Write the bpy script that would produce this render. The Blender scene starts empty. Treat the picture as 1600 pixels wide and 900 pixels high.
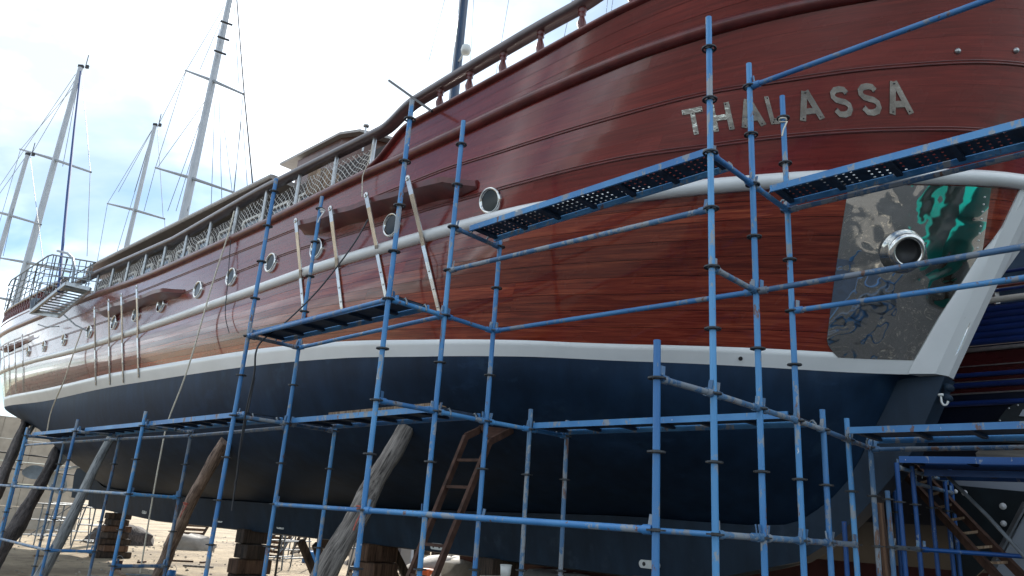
import bpy, math, random
import numpy as np
from mathutils import Vector, Matrix

random.seed(7)
rng = np.random.default_rng(7)
scene = bpy.context.scene
COL = scene.collection

# ------------------------------------------------------------------ camera
FPX = 1170.0                       # focal length in pixels of a 1600 px wide frame
CAM = np.array([0.0, 0.0, 1.6])
UPV = np.array([1063 - 800, 450 + 3300, -FPX]); ZC = UPV / np.linalg.norm(UPV)   # world up seen by the camera
FW = np.array([0, 0, -1.0]); YC = FW - (FW @ ZC) * ZC; YC /= np.linalg.norm(YC); XC = np.cross(YC, ZC)
RM = np.array([XC, YC, ZC])
cd = bpy.data.cameras.new('camera'); cam = bpy.data.objects.new('camera', cd); COL.objects.link(cam)
cd.sensor_width = 36; cd.lens = 36 * FPX / 1600; cd.clip_start = 0.05; cd.clip_end = 3000
m4 = Matrix([[*RM[i], CAM[i]] for i in range(3)] + [[0, 0, 0, 1]])
cam.matrix_world = m4
scene.camera = cam
scene.render.resolution_x = 1024; scene.render.resolution_y = 576

# ------------------------------------------------------------------ light
SUN_AZ = math.radians(-11); SUN_EL = math.radians(36)   # azimuth from +Y towards +X; the sun stands behind the ship
world = bpy.data.worlds.new('World'); scene.world = world; world.use_nodes = True
nt = world.node_tree; nt.nodes.clear()
def wn(t, **kw):
    n = nt.nodes.new(t)
    for k, v in kw.items(): setattr(n, k, v)
    return n
wout = wn('ShaderNodeOutputWorld'); bg = wn('ShaderNodeBackground'); bg.inputs[1].default_value = 0.06
sky = wn('ShaderNodeTexSky', sky_type='NISHITA', sun_disc=False)
sky.sun_elevation = SUN_EL; sky.sun_rotation = SUN_AZ; sky.air_density = 1.0; sky.dust_density = 0.4; sky.ozone_density = 2.0
skm = wn('ShaderNodeMixRGB', blend_type='MULTIPLY'); skm.inputs[0].default_value = 1.0; skm.inputs[2].default_value = (0.55, 0.72, 0.82, 1); nt.links.new(sky.outputs[0], skm.inputs[1])
geo = wn('ShaderNodeTexCoord')
sep = wn('ShaderNodeSeparateXYZ'); nt.links.new(geo.outputs['Generated'], sep.inputs[0])
mx = wn('ShaderNodeMath', operation='MAXIMUM'); mx.inputs[1].default_value = 0.0; nt.links.new(sep.outputs[2], mx.inputs[0])
ad = wn('ShaderNodeMath', operation='ADD'); ad.inputs[1].default_value = 0.22; nt.links.new(mx.outputs[0], ad.inputs[0])
dv = wn('ShaderNodeVectorMath', operation='DIVIDE'); cmb = wn('ShaderNodeCombineXYZ')
for i in range(3): nt.links.new(ad.outputs[0], cmb.inputs[i])
nt.links.new(geo.outputs['Generated'], dv.inputs[0]); nt.links.new(cmb.outputs[0], dv.inputs[1])
mp = wn('ShaderNodeMapping'); mp.inputs['Location'].default_value = (12.35, 6.32, 0.0); mp.inputs['Scale'].default_value = (1, 1, 0.6)
nt.links.new(dv.outputs[0], mp.inputs[0])
n1 = wn('ShaderNodeTexNoise'); n1.inputs['Scale'].default_value = 1.3; n1.inputs['Detail'].default_value = 7; n1.inputs['Roughness'].default_value = 0.52; n1.inputs['Distortion'].default_value = 0.3
nt.links.new(mp.outputs[0], n1.inputs['Vector'])
cr = wn('ShaderNodeValToRGB'); cr.color_ramp.elements[0].position = 0.40; cr.color_ramp.elements[1].position = 0.56
cr.color_ramp.elements[0].color = (0.12, 0.12, 0.12, 1)
nt.links.new(n1.outputs['Fac'], cr.inputs[0])
n2 = wn('ShaderNodeTexNoise'); n2.inputs['Scale'].default_value = 2.3; n2.inputs['Detail'].default_value = 6
nt.links.new(mp.outputs[0], n2.inputs['Vector'])
cc = wn('ShaderNodeValToRGB'); cc.color_ramp.elements[0].position = 0.42; cc.color_ramp.elements[1].position = 0.64
cc.color_ramp.elements[0].color = (4.9, 5.4, 5.7, 1); cc.color_ramp.elements[1].color = (12.2, 12.7, 13.2, 1)
nt.links.new(n2.outputs['Fac'], cc.inputs[0])
# thin cloud lets the brighter sky round the sun through
sm = wn('ShaderNodeMixRGB', blend_type='ADD'); sm.inputs[0].default_value = 0.3
nt.links.new(cc.outputs[0], sm.inputs[1]); nt.links.new(skm.outputs[0], sm.inputs[2])
mixs = wn('ShaderNodeMixRGB'); nt.links.new(cr.outputs[0], mixs.inputs[0]); nt.links.new(skm.outputs[0], mixs.inputs[1]); nt.links.new(sm.outputs[0], mixs.inputs[2])
nt.links.new(mixs.outputs[0], bg.inputs[0]); nt.links.new(bg.outputs[0], wout.inputs[0])
sl = bpy.data.lights.new('sun', 'SUN'); sl.energy = 2.6; sl.angle = math.radians(1.5); sl.color = (1.0, 0.95, 0.86)
sun = bpy.data.objects.new('sun', sl); COL.objects.link(sun)
sd = Vector((math.sin(SUN_AZ) * math.cos(SUN_EL), math.cos(SUN_AZ) * math.cos(SUN_EL), math.sin(SUN_EL)))
sun.rotation_euler = sd.to_track_quat('Z', 'Y').to_euler(); sun.location = sd * 60
vs = scene.view_settings; vs.view_transform = 'Standard'; vs.look = 'None'; vs.exposure = 1.55; vs.gamma = 1; vs.use_curve_mapping = False

# ------------------------------------------------------------------ frames of reference
# ship frame: a = metres aft along the keel, p = metres across (the keel lies at p = 10, our side is p < 10), z = up
TH = math.radians(45)
AX = np.array([-math.sin(TH), math.cos(TH)]); PX = np.array([math.cos(TH), math.sin(TH)])
def W(a, p, z):
    v = a * AX + p * PX
    return np.array([v[0], v[1], z])
def pxp(x, y, p):
    """point of the sight line through photo pixel (x, y) that lies p metres across from the yard's reference line"""
    d = RM @ np.array([(x - 800) / FPX, (450 - y) / FPX, -1.0]); t = p / (d[:2] @ PX)
    return CAM + t * d
def pxz(x, y, z):
    d = RM @ np.array([(x - 800) / FPX, (450 - y) / FPX, -1.0]); return CAM + d * (z - CAM[2]) / d[2]
def apz(P): return float(P[:2] @ AX), float(P[:2] @ PX), float(P[2])
def proj(P):
    c = RM.T @ (np.asarray(P, float) - CAM); return 800 + FPX * c[0] / -c[2], 450 - FPX * c[1] / -c[2]

# ------------------------------------------------------------------ materials
def newmat(name):
    m = bpy.data.materials.new(name); m.use_nodes = True
    return m, m.node_tree, m.node_tree.nodes['Principled BSDF']
def nd(t, kind, **kw):
    n = t.nodes.new(kind)
    for k, v in kw.items():
        if k in n.inputs: n.inputs[k].default_value = v
        else: setattr(n, k, v)
    return n
def coords(t, scale=(1, 1, 1), src='Object', jitter=True):
    tc = nd(t, 'ShaderNodeTexCoord'); mp = nd(t, 'ShaderNodeMapping'); mp.inputs['Scale'].default_value = scale
    t.links.new(tc.outputs[src], mp.inputs[0])
    if jitter:
        oi = nd(t, 'ShaderNodeObjectInfo'); mu = nd(t, 'ShaderNodeMath', operation='MULTIPLY'); mu.inputs[1].default_value = 37.0
        t.links.new(oi.outputs['Random'], mu.inputs[0])
        cb = nd(t, 'ShaderNodeCombineXYZ')
        for i in range(3): t.links.new(mu.outputs[0], cb.inputs[i])
        t.links.new(cb.outputs[0], mp.inputs['Location'])
    return mp.outputs[0]
def noise(t, vec, scale, detail=4, rough=0.55, dist=0.0):
    n = nd(t, 'ShaderNodeTexNoise'); n.inputs['Scale'].default_value = scale; n.inputs['Detail'].default_value = detail
    n.inputs['Roughness'].default_value = rough; n.inputs['Distortion'].default_value = dist
    t.links.new(vec, n.inputs['Vector']); return n.outputs['Fac']
def ramp(t, fac, stops):
    r = nd(t, 'ShaderNodeValToRGB'); e = r.color_ramp.elements
    while len(e) < len(stops): e.new(0.5)
    for el, (pos, c) in zip(e, stops):
        el.position = pos; el.color = (*c, 1) if len(c) == 3 else c
    t.links.new(fac, r.inputs[0]); return r.outputs[0]
def mix(t, fac, c1, c2, mode='MIX'):
    m = nd(t, 'ShaderNodeMixRGB', blend_type=mode)
    for i, v in zip((0, 1, 2), (fac, c1, c2)):
        if isinstance(v, bpy.types.NodeSocket): t.links.new(v, m.inputs[i])
        else: m.inputs[i].default_value = v if i == 0 else (*v, 1)
    return m.outputs[0]
def bump(t, b, h, strength=0.3, dist=0.01):
    n = nd(t, 'ShaderNodeBump'); n.inputs['Strength'].default_value = strength; n.inputs['Distance'].default_value = dist
    t.links.new(h, n.inputs['Height']); t.links.new(n.outputs[0], b.inputs['Normal'])
def g(v): return (v, v, v)
MAT = {}
def simple(name, col, rough=0.5, metal=0.0, var=0.25, scale=6.0, bumpd=0.0, spec=0.5, coat=0.0, dirt=None, stretch=(1, 1, 1), bscale=None, roller=False):
    m, t, b = newmat(name); v = coords(t, stretch)
    f = noise(t, v, scale, 5)
    lo = tuple(c * (1 - var) for c in col); hi = tuple(min(1, c * (1 + var)) for c in col)
    c = ramp(t, f, [(0.3, lo), (0.7, hi)])
    if dirt:
        f2 = noise(t, v, scale * 2.7, 6, 0.65)
        c = mix(t, ramp(t, f2, [(dirt[1], g(0)), (dirt[1] + 0.1, g(1))]), c, dirt[0])
    if roller:
        c = mix(t, 0.8, c, ramp(t, noise(t, coords(t, (2.6, 2.6, 0.35)), 1.6, 4, 0.6), [(0.3, g(0.72)), (0.7, g(1.3))]), 'MULTIPLY')
        c = mix(t, ramp(t, noise(t, coords(t, (0.5, 0.5, 1.6)), 1.3, 7, 0.7), [(0.60, g(0)), (0.70, g(0.55))]), c, tuple(q * 1.9 + 0.004 for q in col))
    t.links.new(c, b.inputs['Base Color'])
    b.inputs['Roughness'].default_value = rough; b.inputs['Metallic'].default_value = metal; b.inputs['Specular IOR Level'].default_value = spec
    b.inputs['Coat Weight'].default_value = coat; b.inputs['Coat Roughness'].default_value = 0.1
    if bumpd: bump(t, b, noise(t, v, bscale or scale * 4, 5), 0.6, bumpd)
    MAT[name] = m; return m

def varnish(name, lo, mid, hi, rough=0.22, tone=1.0, coat=0.6, crough=0.06):
    """varnished mahogany plank: grain runs along u, every plank its own tone"""
    m, t, b = newmat(name); v = coords(t, (0.75, 19, 1), 'UV')
    f = noise(t, v, 1.6, 8, 0.62, 0.9)
    c = ramp(t, f, [(0.28, lo), (0.5, mid), (0.74, hi)])
    v2 = coords(t, (1.6, 70, 1), 'UV'); f2 = noise(t, v2, 1.2, 4, 0.6, 0.3)
    c = mix(t, 0.55, c, ramp(t, f2, [(0.25, g(0.45)), (0.6, g(1.0))]), 'MULTIPLY')
    oi = nd(t, 'ShaderNodeObjectInfo')
    c = mix(t, tone, c, ramp(t, oi.outputs['Random'], [(0.0, (0.70, 0.66, 0.66)), (0.5, (0.98, 0.95, 0.95)), (1.0, (1.25, 1.3, 1.22))]), 'MULTIPLY')
    v3 = coords(t, (0.9, 5, 1), 'UV'); f3 = noise(t, v3, 3.2, 3, 0.5, 1.4)
    c = mix(t, ramp(t, f3, [(0.72, g(0)), (0.80, g(0.7 * tone))]), c, tuple(x * 0.28 for x in lo))
    t.links.new(c, b.inputs['Base Color'])
    tcg = nd(t, 'ShaderNodeTexCoord'); f4 = noise(t, tcg.outputs['UV'], 2.2, 3)
    t.links.new(ramp(t, f4, [(0.3, g(rough * 0.75)), (0.7, g(rough * 1.4))]), b.inputs['Roughness'])
    b.inputs['Coat Weight'].default_value = coat; b.inputs['Coat Roughness'].default_value = crough; b.inputs['Specular IOR Level'].default_value = 0.2; b.inputs['Coat IOR'].default_value = 1.52
    mp = nd(t, 'ShaderNodeMapping'); mp.inputs['Scale'].default_value = (0.8, 3.0, 1); t.links.new(tcg.outputs['UV'], mp.inputs[0])
    bump(t, b, noise(t, mp.outputs[0], 1.4, 2), 0.16, 0.006)
    t.links.new(b.inputs['Normal'].links[0].from_socket, b.inputs['Coat Normal'])
    MAT[name] = m
varnish('plank_wood', (0.080, 0.0088, 0.0060), (0.215, 0.030, 0.0145), (0.39, 0.085, 0.036), coat=1.0)
varnish('upper_wood', (0.115, 0.0100, 0.0095), (0.185, 0.0180, 0.0155), (0.26, 0.032, 0.024), rough=0.24, coat=1.0, tone=0.35, crough=0.13)
simple('trim_wood', (0.115, 0.022, 0.020), 0.32, var=0.35, scale=5, coat=0.2)
simple('rail_wood', (0.085, 0.065, 0.068), 0.34, var=0.3, scale=4, coat=0.2)
simple('shell_dark', (0.012, 0.006, 0.005), 0.7)
simple('white_paint', (0.74, 0.76, 0.76), 0.34, var=0.05, scale=1.6, coat=0.2, dirt=((0.52, 0.53, 0.50), 0.68))
simple(name='navy_paint', roller=True, col=(0.0080, 0.0235, 0.052), rough=0.55, var=0.30, spec=0.18, scale=0.8, dirt=((0.013, 0.032, 0.062), 0.57), bumpd=0.0015, bscale=5)
simple(name='slate_paint', roller=True, col=(0.0115, 0.026, 0.047), rough=0.55, spec=0.25, var=0.28, scale=0.9, dirt=((0.020, 0.036, 0.058), 0.58), bumpd=0.002, bscale=4)
simple('chrome', (0.62, 0.62, 0.60), 0.10, 1.0, var=0.08, scale=8)
simple('steel', (0.42, 0.43, 0.43), 0.34, 0.9, var=0.2, scale=9, dirt=((0.20, 0.16, 0.12), 0.66))
simple('plate_steel', (0.58, 0.59, 0.59), 0.24, 0.8, var=0.15, scale=6, bumpd=0.004, bscale=9)
simple('letter_steel', (0.40, 0.41, 0.40), 0.14, 1.0, var=0.25, scale=9, bumpd=0.035, bscale=3.2)
simple('ring_steel', (0.055, 0.060, 0.065), 0.5, 0.6, var=0.3, scale=10, dirt=((0.10, 0.05, 0.03), 0.62))
simple('galvanised', (0.20, 0.23, 0.25), 0.45, 0.75, var=0.3, scale=10, dirt=((0.10, 0.06, 0.035), 0.60))
simple('aluminium', (0.40, 0.43, 0.46), 0.4, 0.25, var=0.08, scale=2)
simple('dark_mast', (0.010, 0.036, 0.085), 0.3, var=0.2, scale=2, coat=0.4)
simple('black_metal', (0.015, 0.016, 0.018), 0.5, var=0.3)
simple('wire', (0.16, 0.18, 0.20), 0.5, 0.3)
simple('glass_dark', (0.012, 0.016, 0.020), 0.12, var=0.3, spec=0.35)
simple('window_glass', (0.06, 0.10, 0.15), 0.06, coat=0.5, var=0.4, scale=2)
simple('cream_paint', (0.62, 0.60, 0.54), 0.5, var=0.06)
simple('house_wood', (0.11, 0.045, 0.028), 0.35, var=0.3, scale=3, coat=0.3)
simple('roof_grey', (0.36, 0.34, 0.32), 0.55, var=0.12)
simple('rope_cream', (0.64, 0.60, 0.50), 0.9, var=0.2, scale=40)
simple('rope_blue', (0.008, 0.042, 0.16), 0.8, var=0.5, scale=30)
simple('rope_red', (0.42, 0.11, 0.08), 0.9, var=0.2, scale=40)
simple('cable_black', (0.028, 0.030, 0.034), 0.6)
simple('net_white', (0.78, 0.78, 0.75), 0.9, var=0.1)
simple('rust', (0.075, 0.036, 0.024), 0.75, 0.2, var=0.45, scale=9, bumpd=0.002)
simple('teal_paint', (0.006, 0.22, 0.20), 0.35, var=0.15, scale=0.5)
simple('deck_dark', (0.020, 0.040, 0.075), 0.6, 0.2, var=0.4, scale=12)
simple('neighbour_red', (0.040, 0.006, 0.007), 0.25, var=0.35, scale=2, coat=0.3, stretch=(0.4, 0.4, 3))
simple('neighbour_blue', (0.005, 0.024, 0.12), 0.28, var=0.3, scale=1.5, coat=0.3)
simple('neighbour_navy', (0.004, 0.008, 0.022), 0.32, var=0.3, scale=1.2)
simple('scuffed_dark', (0.012, 0.020, 0.026), 0.55, var=0.5, scale=2.2, dirt=((0.10, 0.12, 0.13), 0.66), bumpd=0.003)
simple('bottom_red', (0.055, 0.009, 0.009), 0.6, var=0.3, scale=2)
simple('hull_grey', (0.36, 0.40, 0.46), 0.45, var=0.08, scale=1)
simple('plate_beige', (0.25, 0.23, 0.20), 0.6, var=0.2, scale=3)
simple('tarp_grey', (0.30, 0.28, 0.25), 0.7, var=0.25, scale=3, bumpd=0.02, bscale=3)
simple('canvas_white', (0.62, 0.63, 0.64), 0.6, var=0.1, scale=3, bumpd=0.01, bscale=3)
simple('concrete', (0.40, 0.36, 0.30), 0.85, var=0.16, scale=2.2, dirt=((0.26, 0.23, 0.19), 0.62), bumpd=0.004)
simple('plastic_white', (0.62, 0.64, 0.62), 0.4, var=0.1, scale=9)
simple('plastic_blue', (0.02, 0.16, 0.42), 0.4, var=0.2)
simple('orange_paint', (0.55, 0.10, 0.02), 0.5, var=0.2)
simple('bronze', (0.46, 0.52, 0.56), 0.45, 0.1, var=0.15)
def timber(name, lo, hi, sc=3.0, bd=0.02):
    m, t, b = newmat(name); v = coords(t, (7, 7, 0.45)); f = noise(t, v, sc, 8, 0.72, 1.1)
    c = ramp(t, f, [(0.36, tuple(x * 0.16 for x in lo)), (0.44, lo), (0.64, hi)])
    v2 = coords(t, (1.3, 1.3, 0.8)); f2 = noise(t, v2, 2.0, 5, 0.6)
    c = mix(t, 0.6, c, ramp(t, f2, [(0.3, g(0.5)), (0.65, g(1.15))]), 'MULTIPLY')
    t.links.new(c, b.inputs['Base Color']); b.inputs['Roughness'].default_value = 0.85
    bump(t, b, f, 1.0, bd); MAT[name] = m
timber('log_grey', (0.17, 0.15, 0.135), (0.46, 0.415, 0.37))
timber('log_brown', (0.20, 0.135, 0.105), (0.47, 0.35, 0.28))
timber('log_pale', (0.20, 0.21, 0.21), (0.38, 0.39, 0.38), bd=0.008)
timber('log_dark', (0.045, 0.037, 0.034), (0.14, 0.115, 0.105))
timber('block_wood', (0.035, 0.024, 0.018), (0.105, 0.068, 0.046), 2.0)
timber('block_brown', (0.09, 0.045, 0.026), (0.20, 0.115, 0.07), 2.0)
timber('board_wood', (0.20, 0.13, 0.08), (0.42, 0.31, 0.21), 2.0, 0.004)
def tube_paint(name, base, hi, wear=0.62, rust=0.67):
    m, t, b = newmat(name); v = coords(t, (1, 1, 0.5)); f = noise(t, v, 7, 6, 0.7)
    c = ramp(t, noise(t, v, 1.5, 3), [(0.35, base), (0.65, hi)])
    c = mix(t, ramp(t, f, [(wear, g(0)), (wear + 0.03, g(0.9))]), c, (0.24, 0.27, 0.30))
    f2 = noise(t, coords(t, (1, 1, 0.35)), 9, 5, 0.7)
    c = mix(t, ramp(t, f2, [(rust, g(0)), (rust + 0.03, g(0.9))]), c, (0.16, 0.075, 0.04))
    f3 = noise(t, coords(t, (1, 1, 0.8)), 16, 3, 0.6)
    c = mix(t, ramp(t, f3, [(0.735, g(0)), (0.75, g(1))]), c, (0.62, 0.64, 0.63))
    oi = nd(t, 'ShaderNodeObjectInfo'); c = mix(t, 1.0, c, ramp(t, oi.outputs['Random'], [(0.0, (0.72, 0.74, 0.78)), (0.5, (0.98, 0.98, 0.98)), (1.0, (1.3, 1.22, 1.12))]), 'MULTIPLY')
    t.links.new(c, b.inputs['Base Color']); b.inputs['Roughness'].default_value = 0.42; b.inputs['Specular IOR Level'].default_value = 0.45
    bump(t, b, f, 0.5, 0.0015); MAT[name] = m
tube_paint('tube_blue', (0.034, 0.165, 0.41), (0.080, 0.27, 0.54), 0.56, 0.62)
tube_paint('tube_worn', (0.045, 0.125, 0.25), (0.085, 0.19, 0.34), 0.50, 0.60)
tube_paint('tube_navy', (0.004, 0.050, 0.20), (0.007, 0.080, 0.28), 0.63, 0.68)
# rippled mirror plate round the hawse pipe
m, t, b = newmat('mirror_plate'); v = coords(t, (1, 1, 1), 'UV', False)
b.inputs['Metallic'].default_value = 1.0; b.inputs['Roughness'].default_value = 0.035; b.inputs['Base Color'].default_value = (0.66, 0.67, 0.66, 1)
h1 = noise(t, v, 2.0, 1.0, 0.4, 0.8); h2 = noise(t, v, 5.0, 1.0, 0.4, 0.4)
ad_ = nd(t, 'ShaderNodeMath', operation='MULTIPLY_ADD'); ad_.inputs[1].default_value = 0.22
t.links.new(h2, ad_.inputs[0]); t.links.new(h1, ad_.inputs[2]); bump(t, b, ad_.outputs[0], 1.0, 0.019); MAT['mirror_plate'] = m
# yard ground: pale sand, grey grit and dark damp patches
m, t, b = newmat('ground_sand'); tc = nd(t, 'ShaderNodeTexCoord'); v = tc.outputs['Object']
c = ramp(t, noise(t, v, 0.35, 8, 0.6), [(0.36, (0.27, 0.21, 0.145)), (0.50, (0.43, 0.34, 0.225)), (0.66, (0.54, 0.43, 0.29))])
c = mix(t, ramp(t, noise(t, v, 3.0, 8, 0.75), [(0.50, g(0)), (0.66, g(0.9))]), c, (0.20, 0.16, 0.115))
dt_ = nd(t, 'ShaderNodeVectorMath', operation='DOT_PRODUCT'); dt_.inputs[1].default_value = (0, 1, 0); t.links.new(v, dt_.inputs[0])
dn_ = nd(t, 'ShaderNodeMath', operation='MULTIPLY_ADD'); dn_.inputs[1].default_value = 9.0; t.links.new(noise(t, v, 0.4, 5, 0.6), dn_.inputs[0]); t.links.new(dt_.outputs['Value'], dn_.inputs[2])
mr_ = nd(t, 'ShaderNodeMapRange'); mr_.inputs['From Min'].default_value = 13.5; mr_.inputs['From Max'].default_value = 16.5; t.links.new(dn_.outputs[0], mr_.inputs['Value'])
grit = mix(t, ramp(t, noise(t, v, 14, 6, 0.7), [(0.40, g(0)), (0.62, g(1))]), (0.085, 0.081, 0.077), (0.165, 0.157, 0.15))
c = mix(t, mr_.outputs[0], grit, c)
c = mix(t, ramp(t, noise(t, v, 28, 3, 0.6), [(0.60, g(0)), (0.66, g(0.8))]), c, (0.34, 0.32, 0.29))
t.links.new(c, b.inputs['Base Color']); b.inputs['Roughness'].default_value = 0.95
bump(t, b, noise(t, v, 9, 8, 0.7), 1.0, 0.08); MAT['ground_sand'] = m

# ------------------------------------------------------------------ mesh helpers
class MB:
    def __init__(s): s.v = []; s.f = []; s.sm = []; s.uv = None
    def add(s, verts, faces, smooth=False):
        o = len(s.v); s.v += [tuple(map(float, q)) for q in verts]; s.f += [tuple(i + o for i in f) for f in faces]; s.sm += [smooth] * len(faces)
        return s
    def box(s, c, x, y, z, sx, sy, sz, taper=1.0):
        c = np.array(c, float); x, y, z = [np.array(q, float) / np.linalg.norm(q) for q in (x, y, z)]; vs = []
        for k in (-1, 1):
            tp = taper if k > 0 else 1.0
            for i, j in ((-1, -1), (1, -1), (1, 1), (-1, 1)): vs.append(c + x * i * sx / 2 * tp + y * j * sy / 2 * tp + z * k * sz / 2)
        return s.add(vs, [(3, 2, 1, 0), (4, 5, 6, 7), (0, 1, 5, 4), (1, 2, 6, 5), (2, 3, 7, 6), (3, 0, 4, 7)])
    def beam(s, p, q, w, h, up=(0, 0, 1)):
        p, q = np.array(p, float), np.array(q, float); d = q - p; L = np.linalg.norm(d); d /= L
        x = np.cross(d, up); n = np.linalg.norm(x)
        x = x / n if n > 1e-5 else np.array([1.0, 0, 0]); y = np.cross(x, d)
        return s.box((p + q) / 2, x, y, d, w, h, L)
    def tube(s, pts, r, n=10, cap=True, el=None, jag=0.0):
        """round tube through pts; r a number or a list; el=(out, k) squashes the section along out"""
        P = [np.array(q, float) for q in pts]; k = len(P); R = r if hasattr(r, '__len__') else [r] * k
        ref = None; rings = []
        for i in range(k):
            d = P[min(i + 1, k - 1)] - P[max(i - 1, 0)]; d = d / (np.linalg.norm(d) + 1e-12)
            if ref is None:
                ref = np.array([0, 0, 1.0]) if abs(d[2]) < 0.9 else np.array([1.0, 0, 0])
            u = ref - (ref @ d) * d; u /= np.linalg.norm(u); w = np.cross(d, u); ref = u
            rings.append([P[i] + (u * math.cos(2 * math.pi * j / n) + w * math.sin(2 * math.pi * j / n)) * R[i] * (1 + (random.uniform(-jag, jag) if jag else 0)) for j in range(n)])
        vs = [q for rg in rings for q in rg]; fs = []
        for i in range(k - 1):
            for j in range(n): fs.append((i * n + j, i * n + (j + 1) % n, (i + 1) * n + (j + 1) % n, (i + 1) * n + j))
        s.add(vs, fs, True)
        if cap:
            s.add(rings[0], [tuple(range(n))[::-1]]); s.add(rings[-1], [tuple(range(n))])
        return s
    def sweep(s, pts, outs, prof, closed=True, smooth=True):
        """profile points (out, up) carried along pts; outs = outward unit vector at each point"""
        k = len(prof); vs = []; fs = []; n = len(pts)
        for P, o in zip(pts, outs):
            for (a, u) in prof: vs.append(np.array(P) + np.array(o) * a + np.array([0, 0, u]))
        for i in range(n - 1):
            for j in range(k if closed else k - 1):
                fs.append((i * k + j, (i + 1) * k + j, (i + 1) * k + (j + 1) % k, i * k + (j + 1) % k))
        s.add(vs, fs, smooth)
        if closed:
            s.add(vs[:k], [tuple(range(k))]); s.add(vs[-k:], [tuple(range(k))[::-1]])
        return s
    def grid(s, rows, smooth=True, flip=False):
        n = len(rows[0]); vs = [q for r in rows for q in r]; fs = []
        for i in range(len(rows) - 1):
            for j in range(n - 1):
                q = (i * n + j, i * n + j + 1, (i + 1) * n + j + 1, (i + 1) * n + j); fs.append(q[::-1] if flip else q)
        return s.add(vs, fs, smooth)
    def prism(s, poly, vec):
        """flat polygon (3d points) pushed out by vec"""
        n = len(poly); P = [np.array(q, float) for q in poly]; Q = [q + np.array(vec, float) for q in P]
        s.add(P, [tuple(range(n))[::-1]]); s.add(Q, [tuple(range(n))])
        for i in range(n):
            j = (i + 1) % n; s.add([P[i], P[j], Q[j], Q[i]], [(0, 1, 2, 3)])
        return s
    def lathe(s, c, axis, prof, n=20, smooth=True):
        c = np.array(c, float); d = np.array(axis, float); d /= np.linalg.norm(d)
        ref = np.array([0, 0, 1.0]) if abs(d[2]) < 0.9 else np.array([1.0, 0, 0]); u = np.cross(ref, d); u /= np.linalg.norm(u); w = np.cross(d, u)
        vs = [c + d * h + (u * math.cos(2 * math.pi * j / n) + w * math.sin(2 * math.pi * j / n)) * r for (r, h) in prof for j in range(n)]; fs = []
        for i in range(len(prof) - 1):
            for j in range(n): fs.append((i * n + j, i * n + (j + 1) % n, (i + 1) * n + (j + 1) % n, (i + 1) * n + j))
        return s.add(vs, fs, smooth)
    def mesh(s, name, org=(0, 0, 0), mat=None, fixn=True):
        me = bpy.data.meshes.new(name); o = np.array(org, float)
        me.from_pydata([tuple(np.array(q) - o) for q in s.v], [], s.f); me.polygons.foreach_set('use_smooth', s.sm)
        if s.uv is not None:
            ul = me.uv_layers.new(name='UVMap'); idx = np.zeros(len(me.loops), dtype=np.int64); me.loops.foreach_get('vertex_index', idx)
            ul.data.foreach_set('uv', np.array(s.uv, dtype=np.float32)[idx].ravel())
        if mat: me.materials.append(MAT[mat])
        me.update(); return me
    def build(s, name, mat, parent=None):
        org = WORLD_LOC.get(parent.name, Vector((0, 0, 0))) if parent else Vector(np.mean(np.array(s.v), axis=0))
        if not parent: org = Vector((org.x, org.y, min(q[2] for q in s.v)))
        o = bpy.data.objects.new(name, s.mesh(name, org, mat)); COL.objects.link(o)
        if parent: o.parent = parent; WORLD_LOC[o.name] = org
        else: o.location = org; WORLD_LOC[o.name] = org
        return o
WORLD_LOC = {}
def tag(o, label=None, cat=None, group=None, kind=None):
    for k, v in (('label', label), ('category', cat), ('group', group), ('kind', kind)):
        if v: o[k] = v
    return o
def thing(name, label, cat, loc, group=None):
    o = bpy.data.objects.new(name, None); COL.objects.link(o); o.location = Vector([float(q) for q in loc]); o.empty_display_size = 0.3
    WORLD_LOC[o.name] = Vector([float(q) for q in loc]); return tag(o, label, cat, group)
def inst(name, me, parent, loc, rot=None):
    """a part that shares its mesh; loc in world"""
    o = bpy.data.objects.new(name, me); COL.objects.link(o); o.parent = parent
    o.location = Vector([float(q) for q in loc]) - WORLD_LOC[parent.name]
    if rot is not None: o.rotation_euler = rot
    WORLD_LOC[o.name] = Vector([float(q) for q in loc]); return o

GZ = -0.45                          # yard level below the lowest scaffold rosettes
# ------------------------------------------------------------------ ground
gb = MB(); gb.add([(-900, -900, GZ), (900, -900, GZ), (900, 900, GZ), (-900, 900, GZ)], [(0, 1, 2, 3)])
tag(gb.build('ground', 'ground_sand'), kind='structure')

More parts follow.
